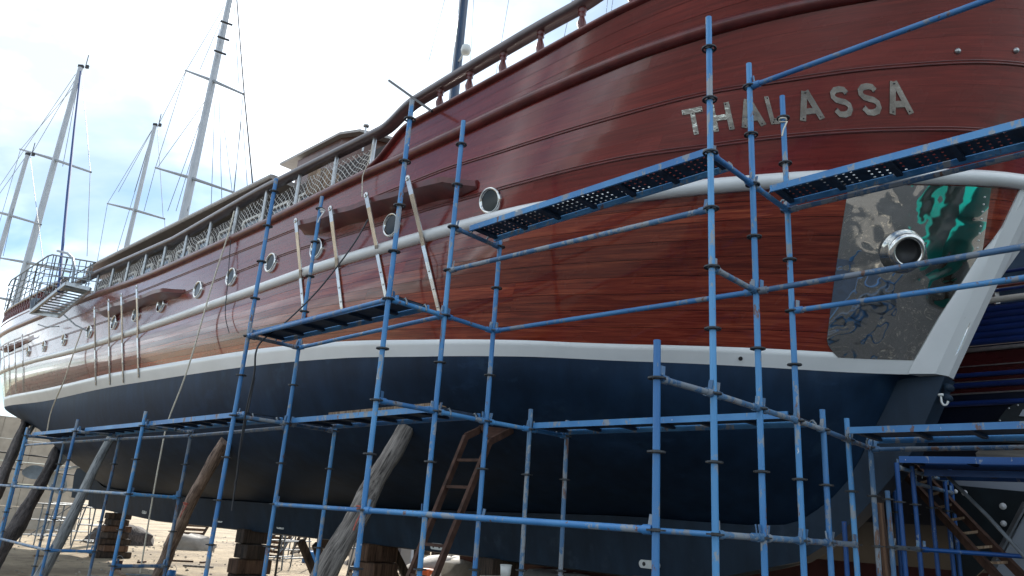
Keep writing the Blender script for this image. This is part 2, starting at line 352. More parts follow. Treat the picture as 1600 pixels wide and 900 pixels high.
# ------------------------------------------------------------------ the ship: hull lines in (a, p, z)
LINES = [
 # painted waterline
 [(2.49,9.88,3.62),(2.8,9.62,3.6),(3.3,9.15,3.58),(4.0,8.4,3.56),(5.2,7.5,3.57),(6.6,6.78,3.63),(7.96,6.45,3.70),(9.93,6.3,3.84),(12.5,6.2,3.94),(18.9,6.3,4.10),(28.6,7.0,4.36),(34,7.32,4.58),(37.3,7.8,4.73),(38.6,8.7,4.85),(39.0,9.9,4.95)],
 # white rubbing rail
 [(1.33,9.88,5.80),(1.6,9.35,5.73),(2.2,8.65,5.66),(2.95,7.95,5.58),(3.93,7.12,5.43),(5.0,6.6,5.37),(6.3,6.22,5.34),(8.3,6.05,5.33),(10.45,6.0,5.34),(12.6,6.0,5.31),(17.7,6.0,5.25),(21.2,6.05,5.28),(29.8,6.5,5.68),(35.2,6.9,5.88),(37.5,7.6,6.0),(38.8,8.6,6.03),(39.2,9.9,6.05)],
 # lower moulding
 [(1.10,9.88,6.24),(1.4,9.15,6.17),(2.29,8.2,6.09),(3.3,7.35,5.95),(3.96,6.88,5.84),(4.85,6.48,5.79),(6.2,6.13,5.70),(8.8,6.0,5.74),(11.9,6.0,5.83),(17.7,6.0,5.77),(21.2,6.02,5.82),(29.8,6.45,6.2),(35.2,6.82,6.42),(37.5,7.5,6.55),(39.0,8.6,6.58),(39.4,9.9,6.6)],
 # upper moulding
 [(0.75,9.88,6.93),(1.11,9.0,6.86),(2.15,7.95,6.72),(3.2,7.12,6.51),(3.86,6.73,6.42),(4.76,6.35,6.28),(6.2,6.07,6.2),(7.7,6.0,6.24),(12.9,6.0,6.25),(21,6.0,6.28),(29.8,6.35,6.64),(35.3,6.72,6.9),(37.6,7.45,7.0),(39.2,8.6,7.08),(39.6,9.9,7.1)],
 # deck-edge moulding
 [(0.35,9.88,7.75),(0.75,8.9,7.68),(1.5,8.05,7.56),(2.42,7.35,7.38),(3.1,6.85,7.2),(3.7,6.5,7.05),(4.67,6.2,6.9),(6.23,6.0,6.75),(8.47,5.98,6.70),(9.22,6.0,6.72),(13,6.0,6.62),(17.5,6.0,6.59),(21.8,6.0,6.72),(29.8,6.25,7.07),(35.4,6.6,7.33),(37.7,7.35,7.45),(39.3,8.6,7.56),(39.8,9.9,7.6)],
 # cap rail of the bow bulwark
 [(0.0,9.88,8.50),(0.4,8.7,8.4),(1.2,7.7,8.2),(2.4,6.85,7.85),(3.4,6.35,7.62),(4.16,6.1,7.46),(4.82,5.97,7.34),(6.19,5.92,7.23),(8.33,5.95,7.18),(9.4,6.0,7.2),(39.8,6.0,7.6)],
]
def pchip(xs, ys):
    xs, ys = np.array(xs, float), np.array(ys, float); h = np.diff(xs); d = np.diff(ys) / h; mm = np.zeros_like(xs)
    mm[0], mm[-1] = d[0], d[-1]
    for i in range(1, len(xs) - 1):
        if d[i - 1] * d[i] > 0:
            w1, w2 = 2 * h[i] + h[i - 1], h[i] + 2 * h[i - 1]; mm[i] = (w1 + w2) / (w1 / d[i - 1] + w2 / d[i])
    def fn(x):
        x = np.clip(np.asarray(x, float), xs[0], xs[-1]); i = np.clip(np.searchsorted(xs, x) - 1, 0, len(h) - 1); tt = (x - xs[i]) / h[i]
        return (2*tt**3 - 3*tt**2 + 1)*ys[i] + (tt**3 - 2*tt**2 + tt)*h[i]*mm[i] + (-2*tt**3 + 3*tt**2)*ys[i+1] + (tt**3 - tt**2)*h[i]*mm[i+1]
    return fn
LF = [(pchip([q[0] for q in L], [q[1] for q in L]), pchip([q[0] for q in L], [q[2] for q in L]), L[0][0], L[-1][0]) for L in LINES]
def line(i, tt):
    fp, fz, a0, a1 = LF[i]; a = a0 + (a1 - a0) * tt; return np.array([a, float(fp(a)), float(fz(a))])
def line_a(i, a): return W(a, float(LF[i][0](a)), float(LF[i][1](a)))
def S(v, tt):
    """topside surface in ship coordinates; v = 0 waterline, 1 rub rail, 2, 3 mouldings, 4 deck edge"""
    i = min(int(v), 3); f = v - i; q = line(i, tt) * (1 - f) + line(i + 1, tt) * f
    if i == 0: q[1] -= 4 * f * (1 - f) * float(np.interp(q[0], [3.5, 9, 30, 36], [0.03, 0.105, 0.105, 0.02]))
    return q
def SW(v, tt): return W(*S(v, tt))
def hull_normal(v, tt):
    e = 1e-3; dt = SW(v, min(tt + e, 1)) - SW(v, max(tt - e, 0)); dv_ = SW(min(v + 0.02, 4), tt) - SW(max(v - 0.02, 0), tt)
    n = np.cross(dv_, dt); n /= np.linalg.norm(n)
    return n if n[:2] @ PX < 0.5 and n @ (np.append(-PX, 0) + np.append(-AX, 0) * (0.6 if tt < 0.3 else -0.6)) > 0 else -n
def t_of_a(v, a):
    a0 = S(v, 0)[0]; a1 = S(v, 1)[0]; return (a - a0) / (a1 - a0)
_tt = np.linspace(0, 1, 181) ** 1.5; _vv = np.linspace(0, 4, 41)
_pp = np.array([[proj(SW(v, x)) for x in _tt[:150]] for v in _vv])
def pick(x, y):
    """(v, t) of the topside point seen at photo pixel (x, y)"""
    d = np.hypot(_pp[:, :, 0] - x, _pp[:, :, 1] - y); i, j = np.unravel_index(np.argmin(d), d.shape); v, tt = _vv[i], _tt[j]
    for _ in range(12):
        p0 = np.array(proj(SW(v, tt))); r = np.array([x, y]) - p0
        e = 1e-4; jv = (np.array(proj(SW(min(v + 1e-3, 3.9999), tt))) - p0) / 1e-3; jt = (np.array(proj(SW(v, tt + e))) - p0) / e
        try: dl = np.linalg.solve(np.array([jv, jt]).T, r)
        except Exception: break
        v = float(np.clip(v + np.clip(dl[0], -.3, .3), 0, 3.999)); tt = float(np.clip(tt + np.clip(dl[1], -.03, .03), 0, 1))
    return v, tt
def wtop(a): return float(np.interp(a, [2, 6, 12.5, 20, 39], [0.10, 0.10, 0.19, 0.26, 0.27]))   # top of the white boot stripe

ship = thing('wooden_ship', 'large varnished mahogany gulet propped on land with white stripe and navy bottom', 'ship', W(20, 10, 0))
TS = np.concatenate([np.linspace(0, 0.80, 118) ** 1.45 / (0.80 ** 0.45), np.linspace(0.80, 1, 26)[1:]])
def outs_along(fn, ts):
    pts = [fn(x) for x in ts]; o = []
    for i in range(len(pts)):
        d = pts[min(i + 1, len(pts) - 1)] - pts[max(i - 1, 0)]; n = np.cross(d, (0, 0, 1.0)); n /= np.linalg.norm(n)
        o.append(n)
    c = np.mean(pts, axis=0)
    if o[len(o) // 2] @ np.append(-PX, 0) < 0: o = [-q for q in o]
    return pts, o

# backing shell under the planks
sh = MB(); rows = []
for v in np.linspace(0.02, 4, 22):
    rows.append([SW(v, x) - hull_normal(v, x) * 0.03 for x in TS])
sh.grid(rows); sh.build('hull_shell', 'shell_dark', ship)
# far side of the topsides and deck, mirrored about the keel plane
def mir(q): return (q[0], 20 - q[1], q[2])
fs = MB(); rows = []
for v in (0, 0.5, 1, 2, 3, 4): rows.append([W(*mir(S(v, x))) for x in TS[::3]])
fs.grid(rows); fs.build('far_side', 'trim_wood', ship)
dk = MB(); dk.grid([[SW(3.8, x) for x in TS[::3]], [W(*mir(S(3.8, x))) for x in TS[::3]]]); dk.build('deck', 'house_wood', ship)

def plank(vf0, vf1, t0, t1, mat, name='plank', proud=0.0):
    ts = [t0] + [x for x in TS if t0 + 1e-4 < x < t1 - 1e-4] + [t1]
    rows = []; uv = []; b = MB(); us = 0; last = None; U = []
    for x in ts:
        q = SW(1.0, x); us += 0 if last is None else np.linalg.norm(q - last); last = q; U.append(us)
    nr = 3; base = []
    for k in range(nr):
        r = []
        for x in ts:
            a_ = S(1, x)[0]; v0, v1 = vf0(a_), vf1(a_); v = v0 + (v1 - v0) * k / (nr - 1); P = SW(v, x)
            if proud: P = P + hull_normal(v, x) * proud
            r.append(P)
        rows.append(r)
    b.grid(rows); zz = [rows[k][len(ts) // 2][2] for k in range(nr)]
    uv += [(U[j], zz[k]) for k in range(nr) for j in range(len(ts))]
    # thin edges going back to the shell
    def edge(r, kk, vfn):
        back = [P - hull_normal(vfn(S(1, x)[0]), x) * 0.022 for P, x in zip(r, ts)]
        b.grid([r, back], smooth=False); uv.extend([(U[j], zz[kk]) for j in range(len(ts))] * 2)
    edge(rows[0], 0, vf0); edge(rows[-1], -1, vf1)
    for j, x in ((0, t0), (-1, t1)):
        col = [rows[k][j] for k in range(nr)]; n = hull_normal(1.0 if vf0(5) < 1 else 2.5, x)
        b.grid([col, [P - n * 0.022 for P in col]], smooth=False); uv.extend([(U[j], z_) for z_ in zz] * 2)
    b.uv = uv
    return b.build(name, mat, ship)
GAP = 0.0022
def strakes(lo, hi, n, mat, a_min=0.0, gapv=0.004):
    for k in range(n):
        f0 = lambda a, k=k: lo(a) + (hi(a) - lo(a)) * k / n + gapv
        f1 = lambda a, k=k: lo(a) + (hi(a) - lo(a)) * (k + 1) / n - gapv
        cuts = [0.0]; x = random.uniform(3.2, 7.5)
        while x < 35: cuts.append(x / 38.0); x += random.uniform(4.5, 8.5)
        cuts.append(1.0)
        for c0, c1 in zip(cuts, cuts[1:]): plank(f0, f1, c0 + (0.00002 if c0 else 0), c1, mat, proud=random.uniform(0, 0.0008))
strakes(lambda a: wtop(a), lambda a: 1.0, 9, 'plank_wood', gapv=0.0012)
for i in (1, 2, 3): strakes(lambda a, i=i: float(i), lambda a, i=i: i + 1.0, 3, 'upper_wood', gapv=0.0007)
# white boot stripe
bs = MB(); rows = []
for k in range(4):
    rows.append([SW(wtop(S(0, x)[0]) * k / 3, x) + hull_normal(wtop(S(0, x)[0]) * k / 3, x) * 0.004 for x in TS])
rows.append([P - hull_normal(0.2, x) * 0.02 for P, x in zip(rows[-1], TS)])
bs.grid(rows); bs.build('boot_stripe', 'white_paint', ship)
# rub rail and mouldings
def moulding(i, prof, name, mat, t0=0.0, t1=1.0, dz=0.0):
    ts = [x for x in TS if t0 <= x <= t1]
    pts, o = outs_along(lambda x: W(*line(i, x)) + np.array([0, 0, dz]), ts)
    return MB().sweep(pts, o, prof).build(name, mat, ship)
def halfround(w, h, n=9): return [(-0.03, -h)] + [(w * math.sin(math.pi * k / n), -h * math.cos(math.pi * k / n)) for k in range(n + 1)] + [(-0.03, h)]
moulding(1, halfround(0.10, 0.088), 'rub_rail', 'white_paint')
for i in (2, 3):
    for dz in (-0.017, 0.017): moulding(i, halfround(0.014, 0.011, 5), 'moulding', 'trim_wood', dz=dz)
moulding(4, [(-0.04, -0.075), (0.045, -0.07), (0.085, -0.045), (0.10, 0.0), (0.085, 0.045), (0.045, 0.07), (-0.12, 0.072)], 'deck_edge_moulding', 'trim_wood')

# bow bulwark, aft end sweeping down in an S
def captop(a):
    s = np.clip((a - 8.35) / 1.05, 0, 1); s = s * s * (3 - 2 * s); return (1 - s) * float(LF[5][1](a)) + s * (float(LF[4][1](a)) + 0.06)
def capp(a):
    s = np.clip((a - 8.35) / 1.05, 0, 1); return (1 - s) * float(LF[5][0](a)) + s * float(LF[4][0](a))
BA = np.concatenate([np.linspace(0, 1, 46) ** 1.3 * 8.3, np.linspace(8.3, 9.4, 16)[1:]])
for k in range(3):
    lo = []; hi = []
    for a in BA:
        s = a / 9.4; a4 = 0.35 + (9.4 - 0.35) * s
        B = np.array([a4, float(LF[4][0](a4)), float(LF[4][1](a4))]); T = np.array([a, capp(a), captop(a)])
        lo.append(W(*(B + (T - B) * (k / 3 + 0.004)))); hi.append(W(*(B + (T - B) * ((k + 1) / 3 - 0.004))))
    b = MB(); midr = [(p + q) / 2 for p, q in zip(lo, hi)]; b.grid([lo, midr, hi])
    b.grid([hi, [q + np.append(PX, 0) * 0.06 for q in hi]], False)
    b.uv = [(BA[j], 7 + k * 0.16 + r * 0.08) for r in range(3) for j in range(len(BA))] + [(BA[j], 7.2 + k) for j in range(len(BA))] * 2
    b.build('bulwark_plank', 'upper_wood', ship)
bk = MB(); bk.grid([[W(a, capp(a) + 0.07, captop(a)) for a in BA], [W(min(a + 0.35, 9.4), float(LF[4][0](min(a + 0.35, 9.4))) + 0.12, float(LF[4][1](min(a + 0.35, 9.4))) - 0.02) for a in BA]]); bk.build('bulwark_lining', 'trim_wood', ship)
pts, o = [W(a, capp(a), captop(a)) for a in BA], None
oo = outs_along(lambda i: pts[int(i)], range(len(pts)))[1]
MB().sweep(pts, oo, [(-0.16, 0.0), (0.05, -0.005), (0.075, 0.012), (0.075, 0.045), (0.05, 0.062), (-0.16, 0.062)]).build('cap_rail', 'trim_wood', ship)
# handrail over the waist and over the bow bulwark
def railz(a):
    s = np.clip((9.15 - a) / 0.85, 0, 1); s = s * s * (3 - 2 * s); mid = np.interp(a, [9, 13, 17, 22, 30], [7.42, 7.44, 7.28, 7.42, 7.60])
    return (1 - s) * mid + s * np.interp(a, [0, 2.4, 4.2, 5.1, 6.3, 8.4], [9.2, 8.4, 7.98, 7.76, 7.69, 7.60])
RA = np.concatenate([np.linspace(0.6, 8.0, 30), np.linspace(8.1, 9.4, 16), np.linspace(9.8, 26.0, 30)])
def railp(a): return (capp(a) if a < 9.4 else float(LF[4][0](a)))
rp = [W(a, railp(a), railz(a)) for a in RA]; ro = outs_along(lambda i: rp[int(i)], range(len(rp)))[1]
MB().sweep(rp, ro, [(-0.10, -0.055), (0.075, -0.055), (0.09, -0.03), (0.09, 0.03), (0.06, 0.055), (-0.10, 0.055)]).build('handrail', 'rail_wood', ship)
# turned balusters between bulwark and handrail
balm = None
def baluster(a, p, z0, z1, nm='baluster'):
    h = z1 - z0; pr = [(0.055, 0), (0.055, 0.06), (0.035, 0.10), (0.052, 0.30), (0.058, 0.42), (0.036, 0.62), (0.030, 0.70), (0.05, 0.76), (0.032, 0.80), (0.055, 0.88), (0.055, 1.0)]
    return MB().lathe(W(a, p, z0), (0, 0, 1), [(r, k * h) for r, k in pr], 12).build(nm, 'trim_wood', ship)
for x in (685, 732, 785, 843, 906, 978):
    y = np.interp(x, [643, 800, 933, 1017], [197, 112, 40, 0]) - 12
    P = pxp(x, y, 5.95); a = apz(P)[0]; baluster(a, capp(a) + 0.03, captop(a) + 0.05, railz(a) - 0.04)
for a in (3.2, 2.5, 1.8): baluster(a, capp(a) + 0.03, captop(a) + 0.05, railz(a) - 0.04)
# steel stanchions in the waist
for x in (148, 171, 195, 222, 252, 285, 322, 363, 408, 460, 518, 578):
    y = np.interp(x, [153, 253, 400, 587], [460, 423, 357, 268]) - 6
    a = apz(pxp(x, y, 6.02))[0]
    MB().tube([W(a, 6.03, 6.66), W(a, 6.03, railz(a) - 0.04)], 0.036, 10).build('stanchion', 'steel', ship)
# net laced between handrail and deck edge
nb = MB(); a0, a1 = 9.55, 22.6; pitch = 0.135
def netpt(a, s):
    z0 = float(LF[4][1](a)) + 0.09; z1 = railz(a) - 0.09 - 0.06 * abs(math.sin((a - 9.5) * 2.6))
    return W(a, 6.10 + 0.05 * math.sin(a * 2.2) * s, z0 + (z1 - z0) * s + 0.02 * math.sin(a * 9 + s * 5))
for sgn in (1, -1):
    x = a0 - 0.7
    while x < a1 + 0.7:
        P = [(x + sgn * 0.62 * (k / 9 - 0.5), k / 9) for k in range(10)]; P = [netpt(a, s) for a, s in P if a0 <= a <= a1]
        if len(P) > 2: nb.tube(P, 0.0058, 3, cap=False)
        x += pitch
o = nb.build('safety_net', 'net_white', ship); o['kind'] = 'stuff'
# portholes
for k, (x, y) in enumerate([(768,314),(614,352),(497,389),(425,411),(363,433),(311,453),(253,476),(214,491),(180,504),(141,518),(101,531),(70,541),(45,549)]):
    v, tt = pick(x, y); P = SW(v, tt); n = hull_normal(v, tt)
    R = 0.165 if k else 0.158
    rim = MB().lathe(P, n, [(R * 1.13, -0.02), (R * 1.13, 0.040), (R * 1.07, 0.055), (R * 0.97, 0.055), (R * 0.88, 0.034), (R * 0.86, 0.015)], 28).build('porthole', 'chrome', ship)
    MB().lathe(P, n, [(R * 0.90, 0.028), (R * 0.4, 0.030), (0.001, 0.030)], 28).build('pane', 'glass_dark', rim)
# channels (shroud shelves) with chain plates
def channel(corner0, corner1, pout, tops, bots, big=True):
    A0, A1 = apz(pxp(*corner0, pout)), apz(pxp(*corner1, pout)); n = 30; b = MB(); top = []; bot = []; up_i = []; lo_i = []
    for k in range(n + 1):
        s = k / n; a = A0[0] + (A1[0] - A0[0]) * s; z = A0[2] + (A1[2] - A0[2]) * s + 0.012 * math.sin(s * 25)
        e = min(1, min(s, 1 - s) * 14); e = e * e * (3 - 2 * e); ph = float(LF[3][0](a)) + 0.03; po = ph - (ph - pout) * (0.12 + 0.88 * e)
        top.append(W(a, po, z)); bot.append(W(a, po + 0.015, z - 0.075)); up_i.append(W(a, ph, z + 0.03)); lo_i.append(W(a, ph, z - 0.10 - 0.05 * e))
    b.grid([up_i, top], smooth=False); b.grid([top, bot], smooth=True); b.grid([bot, lo_i], smooth=True)
    for j in (0, -1): b.add([up_i[j], top[j], bot[j], lo_i[j]], [(0, 1, 2, 3)])
    b.build('channel_board', 'trim_wood', ship)
    for (x, y), (xb, yb) in zip(tops, bots):
        T = pxp(x, y, pout - 0.035); out = np.append(-PX, 0)
        def onl(f): return x + (xb - x) * f, y + (yb - y) * f
        fs_ = np.linspace(0.05, 0.95, 60); zz = [apz(pxp(*onl(f), apz(line_a(1, apz(pxp(*onl(f), 5.9))[0]))[1] - 0.118)) for f in fs_]
        fm = float(fs_[int(np.argmin([abs(q[2] - LF[1][1](q[0])) for q in zz]))]); qm = zz[int(np.argmin([abs(q[2] - LF[1][1](q[0])) for q in zz]))]; Mx = W(*qm)
        f2 = min(0.12, fm * 0.4); T2 = pxp(*onl(f2), pout - 0.028)
        w = 0.09; pl = MB(); ax = np.append(AX, 0); nodes = [(T, w), (T2, w), (Mx, w * 0.86)]; fh = fm + 0.09 * (1 if big else 1.3)
        for f in (0.0, 0.25, 0.5, 0.75, 1.0):
            vq, tq = pick(*onl(fh + (1 - fh) * f)); nodes.append((SW(vq, tq) + hull_normal(vq, tq) * 0.014, w * (0.86 - 0.16 * f)))
        for (q0, w0), (q1, w1) in zip(nodes, nodes[1:]):
            f = [q0 - ax * w0 / 2, q0 + ax * w0 / 2, q1 + ax * w1 / 2, q1 - ax * w1 / 2]; pl.prism(f, out * 0.016)
        pl.lathe(T, out, [(0.001, -0.004), (w * 0.5, -0.004), (w * 0.5, 0.022), (0.001, 0.022)], 16)
        c = pl.build('chain_plate', 'plate_steel', ship)
        MB().lathe(T + out * 0.023, out, [(0.018, 0), (0.001, 0.001)], 10).build('pin_hole', 'black_metal', c)
        for f in ((0.08, 0.35, 0.62) if big else (0.1, 0.5)):
            vq, tq = pick(*onl(1 - (1 - fh) * f)); Q = SW(vq, tq) + hull_normal(vq, tq) * 0.014 + out * 0.017; MB().lathe(Q, out, [(0.015, 0), (0.013, 0.008), (0.001, 0.010)], 8).build('bolt', 'chrome', c)
channel((449, 351), (712, 267), 5.66, [(463,345),(517,326),(573,305),(638,279)], [(477,497),(538,500),(606,470),(688,488)])
channel((142, 486), (264, 446), 5.66, [(148,482),(170,470),(190,461),(214,449)], [(151,602),(173,601),(194,598),(218,590)], False)
channel((-6, 545), (66, 519), 6.32, [(5,541),(13,537),(23,531),(35,524)], [(10,620),(17,618),(26,615),(38,612)], False)

# name on the bow, cut from steel sheet
def stroke(pts, w):
    """outline of a thick polyline"""
    P = [np.array(q, float) for q in pts]; L = []; R_ = []
    for i in range(len(P)):
        d = P[min(i + 1, len(P) - 1)] - P[max(i - 1, 0)]; d /= np.linalg.norm(d); n = np.array([-d[1], d[0]]); L.append(P[i] + n * w / 2); R_.append(P[i] - n * w / 2)
    return L, R_
LW = 0.20; LEAN = 0.0
SP = [(0.74, 0.76), (0.66, 0.88), (0.50, 0.915), (0.30, 0.90), (0.17, 0.80), (0.16, 0.68), (0.25, 0.58), (0.42, 0.52), (0.60, 0.47), (0.73, 0.37), (0.74, 0.24), (0.64, 0.12), (0.46, 0.075), (0.26, 0.10), (0.14, 0.25)]
GLY = {'T': [[(0.42, 0), (0.42, 0.82)], [(0.0, 0.90), (0.84, 0.90)]], 'H': [[(0.12, 0), (0.12, 1)], [(0.70, 0), (0.70, 1)], [(0.2, 0.48), (0.62, 0.48)]],
       'L': [[(0.12, 0), (0.12, 1)], [(0.2, 0.09), (0.70, 0.09)]], 'A': [[(0.10, 0), (0.40, 1)], [(0.74, 0), (0.44, 1)], [(0.24, 0.30), (0.60, 0.30)]], 'S': [SP]}
LET = [('T', 1070, 1101, 188), ('H', 1111, 1144, 183), ('A', 1154, 1192, 177), ('L', 1199, 1224, 170), ('A', 1244, 1283, 165), ('S', 1297, 1330, 161), ('S', 1340, 1375, 157), ('A', 1382, 1421, 155)]
for ch, xl, xr, yc in LET:
    _, tl = pick(xl, yc); _, tr = pick(xr, yc - (xr - xl) * 0.1); gw = {'T': 0.84, 'H': 0.82, 'L': 0.74, 'A': 0.84, 'S': 0.88}[ch]
    b = MB()
    for si, st in enumerate(GLY[ch]):
        if ch != 'S' : st = [tuple(np.array(st[0]) + (np.array(st[1]) - np.array(st[0])) * k / 4) for k in range(5)]
        L, R_ = stroke(st, LW)
        def mp_(q, off): v = 2.235 + 0.52 * q[1]; am_ = S(2.5, tl + (tr - tl) * (q[0] / gw))[0]; tt = t_of_a(v, am_ + LEAN * (q[1] - 0.5)); return SW(v, tt) + hull_normal(v, tt) * off
        off = 0.012 + 0.0012 * si
        f1 = [mp_(q, off) for q in L]; f2 = [mp_(q, off) for q in R_]; b1 = [mp_(q, 0.0) for q in L]; b2 = [mp_(q, 0.0) for q in R_]
        b.grid([f1, f2], False); b.grid([b1, f1], False); b.grid([f2, b2], False)
        for j in (0, -1): b.add([f1[j], f2[j], b2[j], b1[j]], [(0, 1, 2, 3)])
    lo = b.build('letter', 'letter_steel', ship)
    ends = [GLY[ch][0][0], GLY[ch][0][-1]] + ([GLY[ch][1][0], GLY[ch][1][-1]] if len(GLY[ch]) > 1 else [])
    for q in ends:
        q = (q[0] + (0.42 - q[0]) * 0.12, q[1] + (0.5 - q[1]) * 0.14)
        P = mp_(q, 0.013); MB().lathe(P, hull_normal(2.5, tl), [(0.009, 0), (0.008, 0.004), (0.001, 0.005)], 8).build('screw', 'black_metal', lo)

# stem: slab on the keel plane from forefoot to bowsprit height, painted white above the waterline
def stem_pt(z):                     # forward face of the stem: a as a function of z
    return float(np.interp(z, [1.37, 1.71, 2.08, 2.56, 2.76, 3.58, 5.5, 9.0], [4.29, 3.82, 3.44, 3.01, 2.86, 2.46, 1.45, -0.35]))
def rabbet(z): return float(np.interp(z, [1.5, 1.79, 2.40, 3.08, 3.54, 3.62, 5.4, 6.0, 9.0], [4.9, 4.27, 3.62, 3.24, 2.98, 2.96, 1.93, 1.62, 0.1]))
def hull_p(a, z):
    """half breadth of the topsides at station a and height z"""
    vv = np.linspace(0, 4, 81); q = np.array([S(v, np.clip(t_of_a(v, a), 0, 1)) for v in vv]); ok = q[:, 0] < a + 0.02
    return float(np.interp(z, q[ok][:, 2], q[ok][:, 1])) if ok.sum() > 2 else 9.88
SE = [apz(SW(*pick(x, y))) for x, y in ((1419, 581), (1432, 562), (1467, 500), (1500, 450), (1533, 397), (1566, 362), (1598, 322))]
SE = [(a, p, z) for a, p, z in SE]; sz = [q[2] for q in SE]; sa = [q[0] for q in SE]
def stem_edge(z):
    return float(np.interp(z, sz, sa)) if z <= sz[-1] else sa[-1] + (stem_pt(z) - stem_pt(sz[-1])) * 1.0
st = MB(); zs = np.linspace(3.60, 8.6, 40); rs = []
for z in zs:
    af, ar = stem_pt(z), stem_edge(z); ph = min(hull_p(ar, z), 9.80); pm_ = min(hull_p(max(ar - 0.14, af + 0.12), z), 9.74)
    rs.append([W(ar + 0.002, ph + 0.03, z), W(ar, ph - 0.032, z), W(max(ar - 0.05, af + 0.15), min(ph + 0.01, 9.75) - 0.030, z), W(af + 0.09, 9.70, z), W(af, 9.90, z), W(af, 10.10, z), W(af + 0.10, 10.3, z), W(ar, 10.6, z)])
for c0, c1 in ((0, 1), (1, 3), (3, 4), (4, 5), (5, 7)): st.grid([r[c0:c1 + 1] for r in rs], smooth=True)
st.add(rs[0], [tuple(range(8))])
st.build('stem', 'white_paint', ship)
# keel, forefoot and deadwood: lighter slate paint
KP = [(30.8, 1.10), (24.8, 0.90), (13.0, 0.97), (10.0, 0.96), (6.78, 0.95), (5.4, 1.08), (4.29, 1.37), (3.82, 1.71), (3.44, 2.08), (3.01, 2.56), (2.86, 2.76), (2.46, 3.585)]
KR = [(30.4, 1.75), (24.2, 1.64), (17.6, 1.60), (9.47, 1.71), (6.79, 1.76), (5.4, 1.74), (4.45, 1.78), (4.0, 2.02), (3.62, 2.40), (3.30, 2.98), (3.1, 3.3), (2.96, 3.60)]
# dense profile + rabbet samples, matched by fraction
def dense(P, n):
    P = np.array(P, float); L = np.concatenate([[0], np.cumsum(np.linalg.norm(np.diff(P, axis=0), axis=1))]); s = np.linspace(0, L[-1], n)
    return np.array([[np.interp(x, L, P[:, 0]), np.interp(x, L, P[:, 1])] for x in s])
kp = dense(KP, 90)
rab_a = np.array([q[0] for q in KR][::-1]); rab_z = np.array([q[1] for q in KR][::-1])
ZR_A = [2.5, 2.96, 3.1, 3.30, 3.62, 4.0, 4.45, 5.4, 6.79, 9.47, 17.6, 24.2, 29.0, 30.6, 32.0, 34.0, 36.0, 38.0, 39.0]
ZR_Z = [3.62, 3.60, 3.32, 2.98, 2.40, 2.02, 1.78, 1.74, 1.76, 1.71, 1.60, 1.64, 1.75, 2.15, 2.80, 3.35, 3.85, 4.45, 4.94]
_zr = pchip(ZR_A, ZR_Z)
def zr(a): return float(_zr(a))
def under(a, s):
    """underwater section at station a, s = 0 rabbet .. 1 waterline"""
    pn, zn = float(LF[0][0](a)), float(LF[0][1](a)); zk = min(zr(a), zn - 0.005); pk = max(9.84, pn)
    full = float(np.interp(a, [2.5, 4, 7, 12, 24, 31, 39], [0.25, 0.32, 0.52, 0.72, 0.68, 0.40, 0.5]))
    c1 = (pk + (pn - pk) * full, zk + (zn - zk) * (0.10 + 0.28 * (1 - full))); c2 = (pn + (pk - pn) * 0.03, zn - (zn - zk) * (0.22 + 0.38 * full))
    q = [(1 - s)**3, 3 * s * (1 - s)**2, 3 * s * s * (1 - s), s**3]
    return q[0]*pk + q[1]*c1[0] + q[2]*c2[0] + q[3]*pn, q[0]*zk + q[1]*c1[1] + q[2]*c2[1] + q[3]*zn
UA = np.concatenate([np.linspace(2.5, 6, 36), np.linspace(6.2, 30, 60), np.linspace(30.3, 39, 40)])
ub = MB(); ub.grid([[W(a, *under(a, s)) for a in UA] for s in np.linspace(0, 1, 22)], flip=True); ub.build('underwater_hull', 'navy_paint', ship)
ub = MB(); ub.grid([[W(a, 20 - under(a, s)[0], under(a, s)[1]) for a in UA[::2]] for s in np.linspace(0, 1, 10)]); ub.build('underwater_far_side', 'navy_paint', ship)
kb = MB(); face = []; back = []; nose = []; inner = []
for (a, z) in kp:
    # matching point on the rabbet (slightly inside the skin)
    if a > 5.0: r = np.array([a, zr(a) + 0.03])
    else:
        f = (5.0 - a) / (5.0 - 2.46); ra = 5.0 + (2.96 - 5.0) * f; r = np.array([ra, zr(ra) + 0.02])
    pw = under(min(max(r[0], 2.5), 39), 0.04)[0]
    inner.append(W(r[0], min(9.80, pw) - 0.012, r[1])); face.append(W(a, 9.80, z)); nose.append(W(a, 10.0, z - 0.03 if a > 4.5 else z)); back.append(W(a, 10.2, z))
kb.grid([inner, face], smooth=False); kb.grid([face, nose, back], smooth=False); kb.grid([back, [W(apz(q)[0], 10.2, apz(q)[2]) for q in inner]], smooth=False)
kb.add([inner[0], face[0], back[0], W(apz(inner[0])[0], 10.2, apz(inner[0])[2])], [(0, 1, 2, 3)])
kb.build('keel', 'slate_paint', ship)
# zinc anodes on the keel
for x, y in [(227,800),(345,813),(440,823),(553,836),(684,854),(1016,882)]:
    P = pxp(x, y, 9.775); b = MB(); A3 = np.append(AX, 0)
    outl = [P + A3 * (0.12 * math.copysign(1, math.cos(q)) + 0.055 * math.cos(q)) + np.array([0, 0, 0.058 * math.sin(q)]) for q in np.linspace(0.01, 2 * math.pi - 0.01, 20)]
    b.prism(outl, np.append(-PX, 0) * 0.035); o = b.build('anode', 'plastic_white', ship)
    for s in (-1, 1): MB().lathe(P + A3 * 0.085 * s + np.append(-PX, 0) * 0.037, np.append(-PX, 0), [(0.03, 0), (0.001, 0.001)], 10).build('bolt_hole', 'black_metal', o)
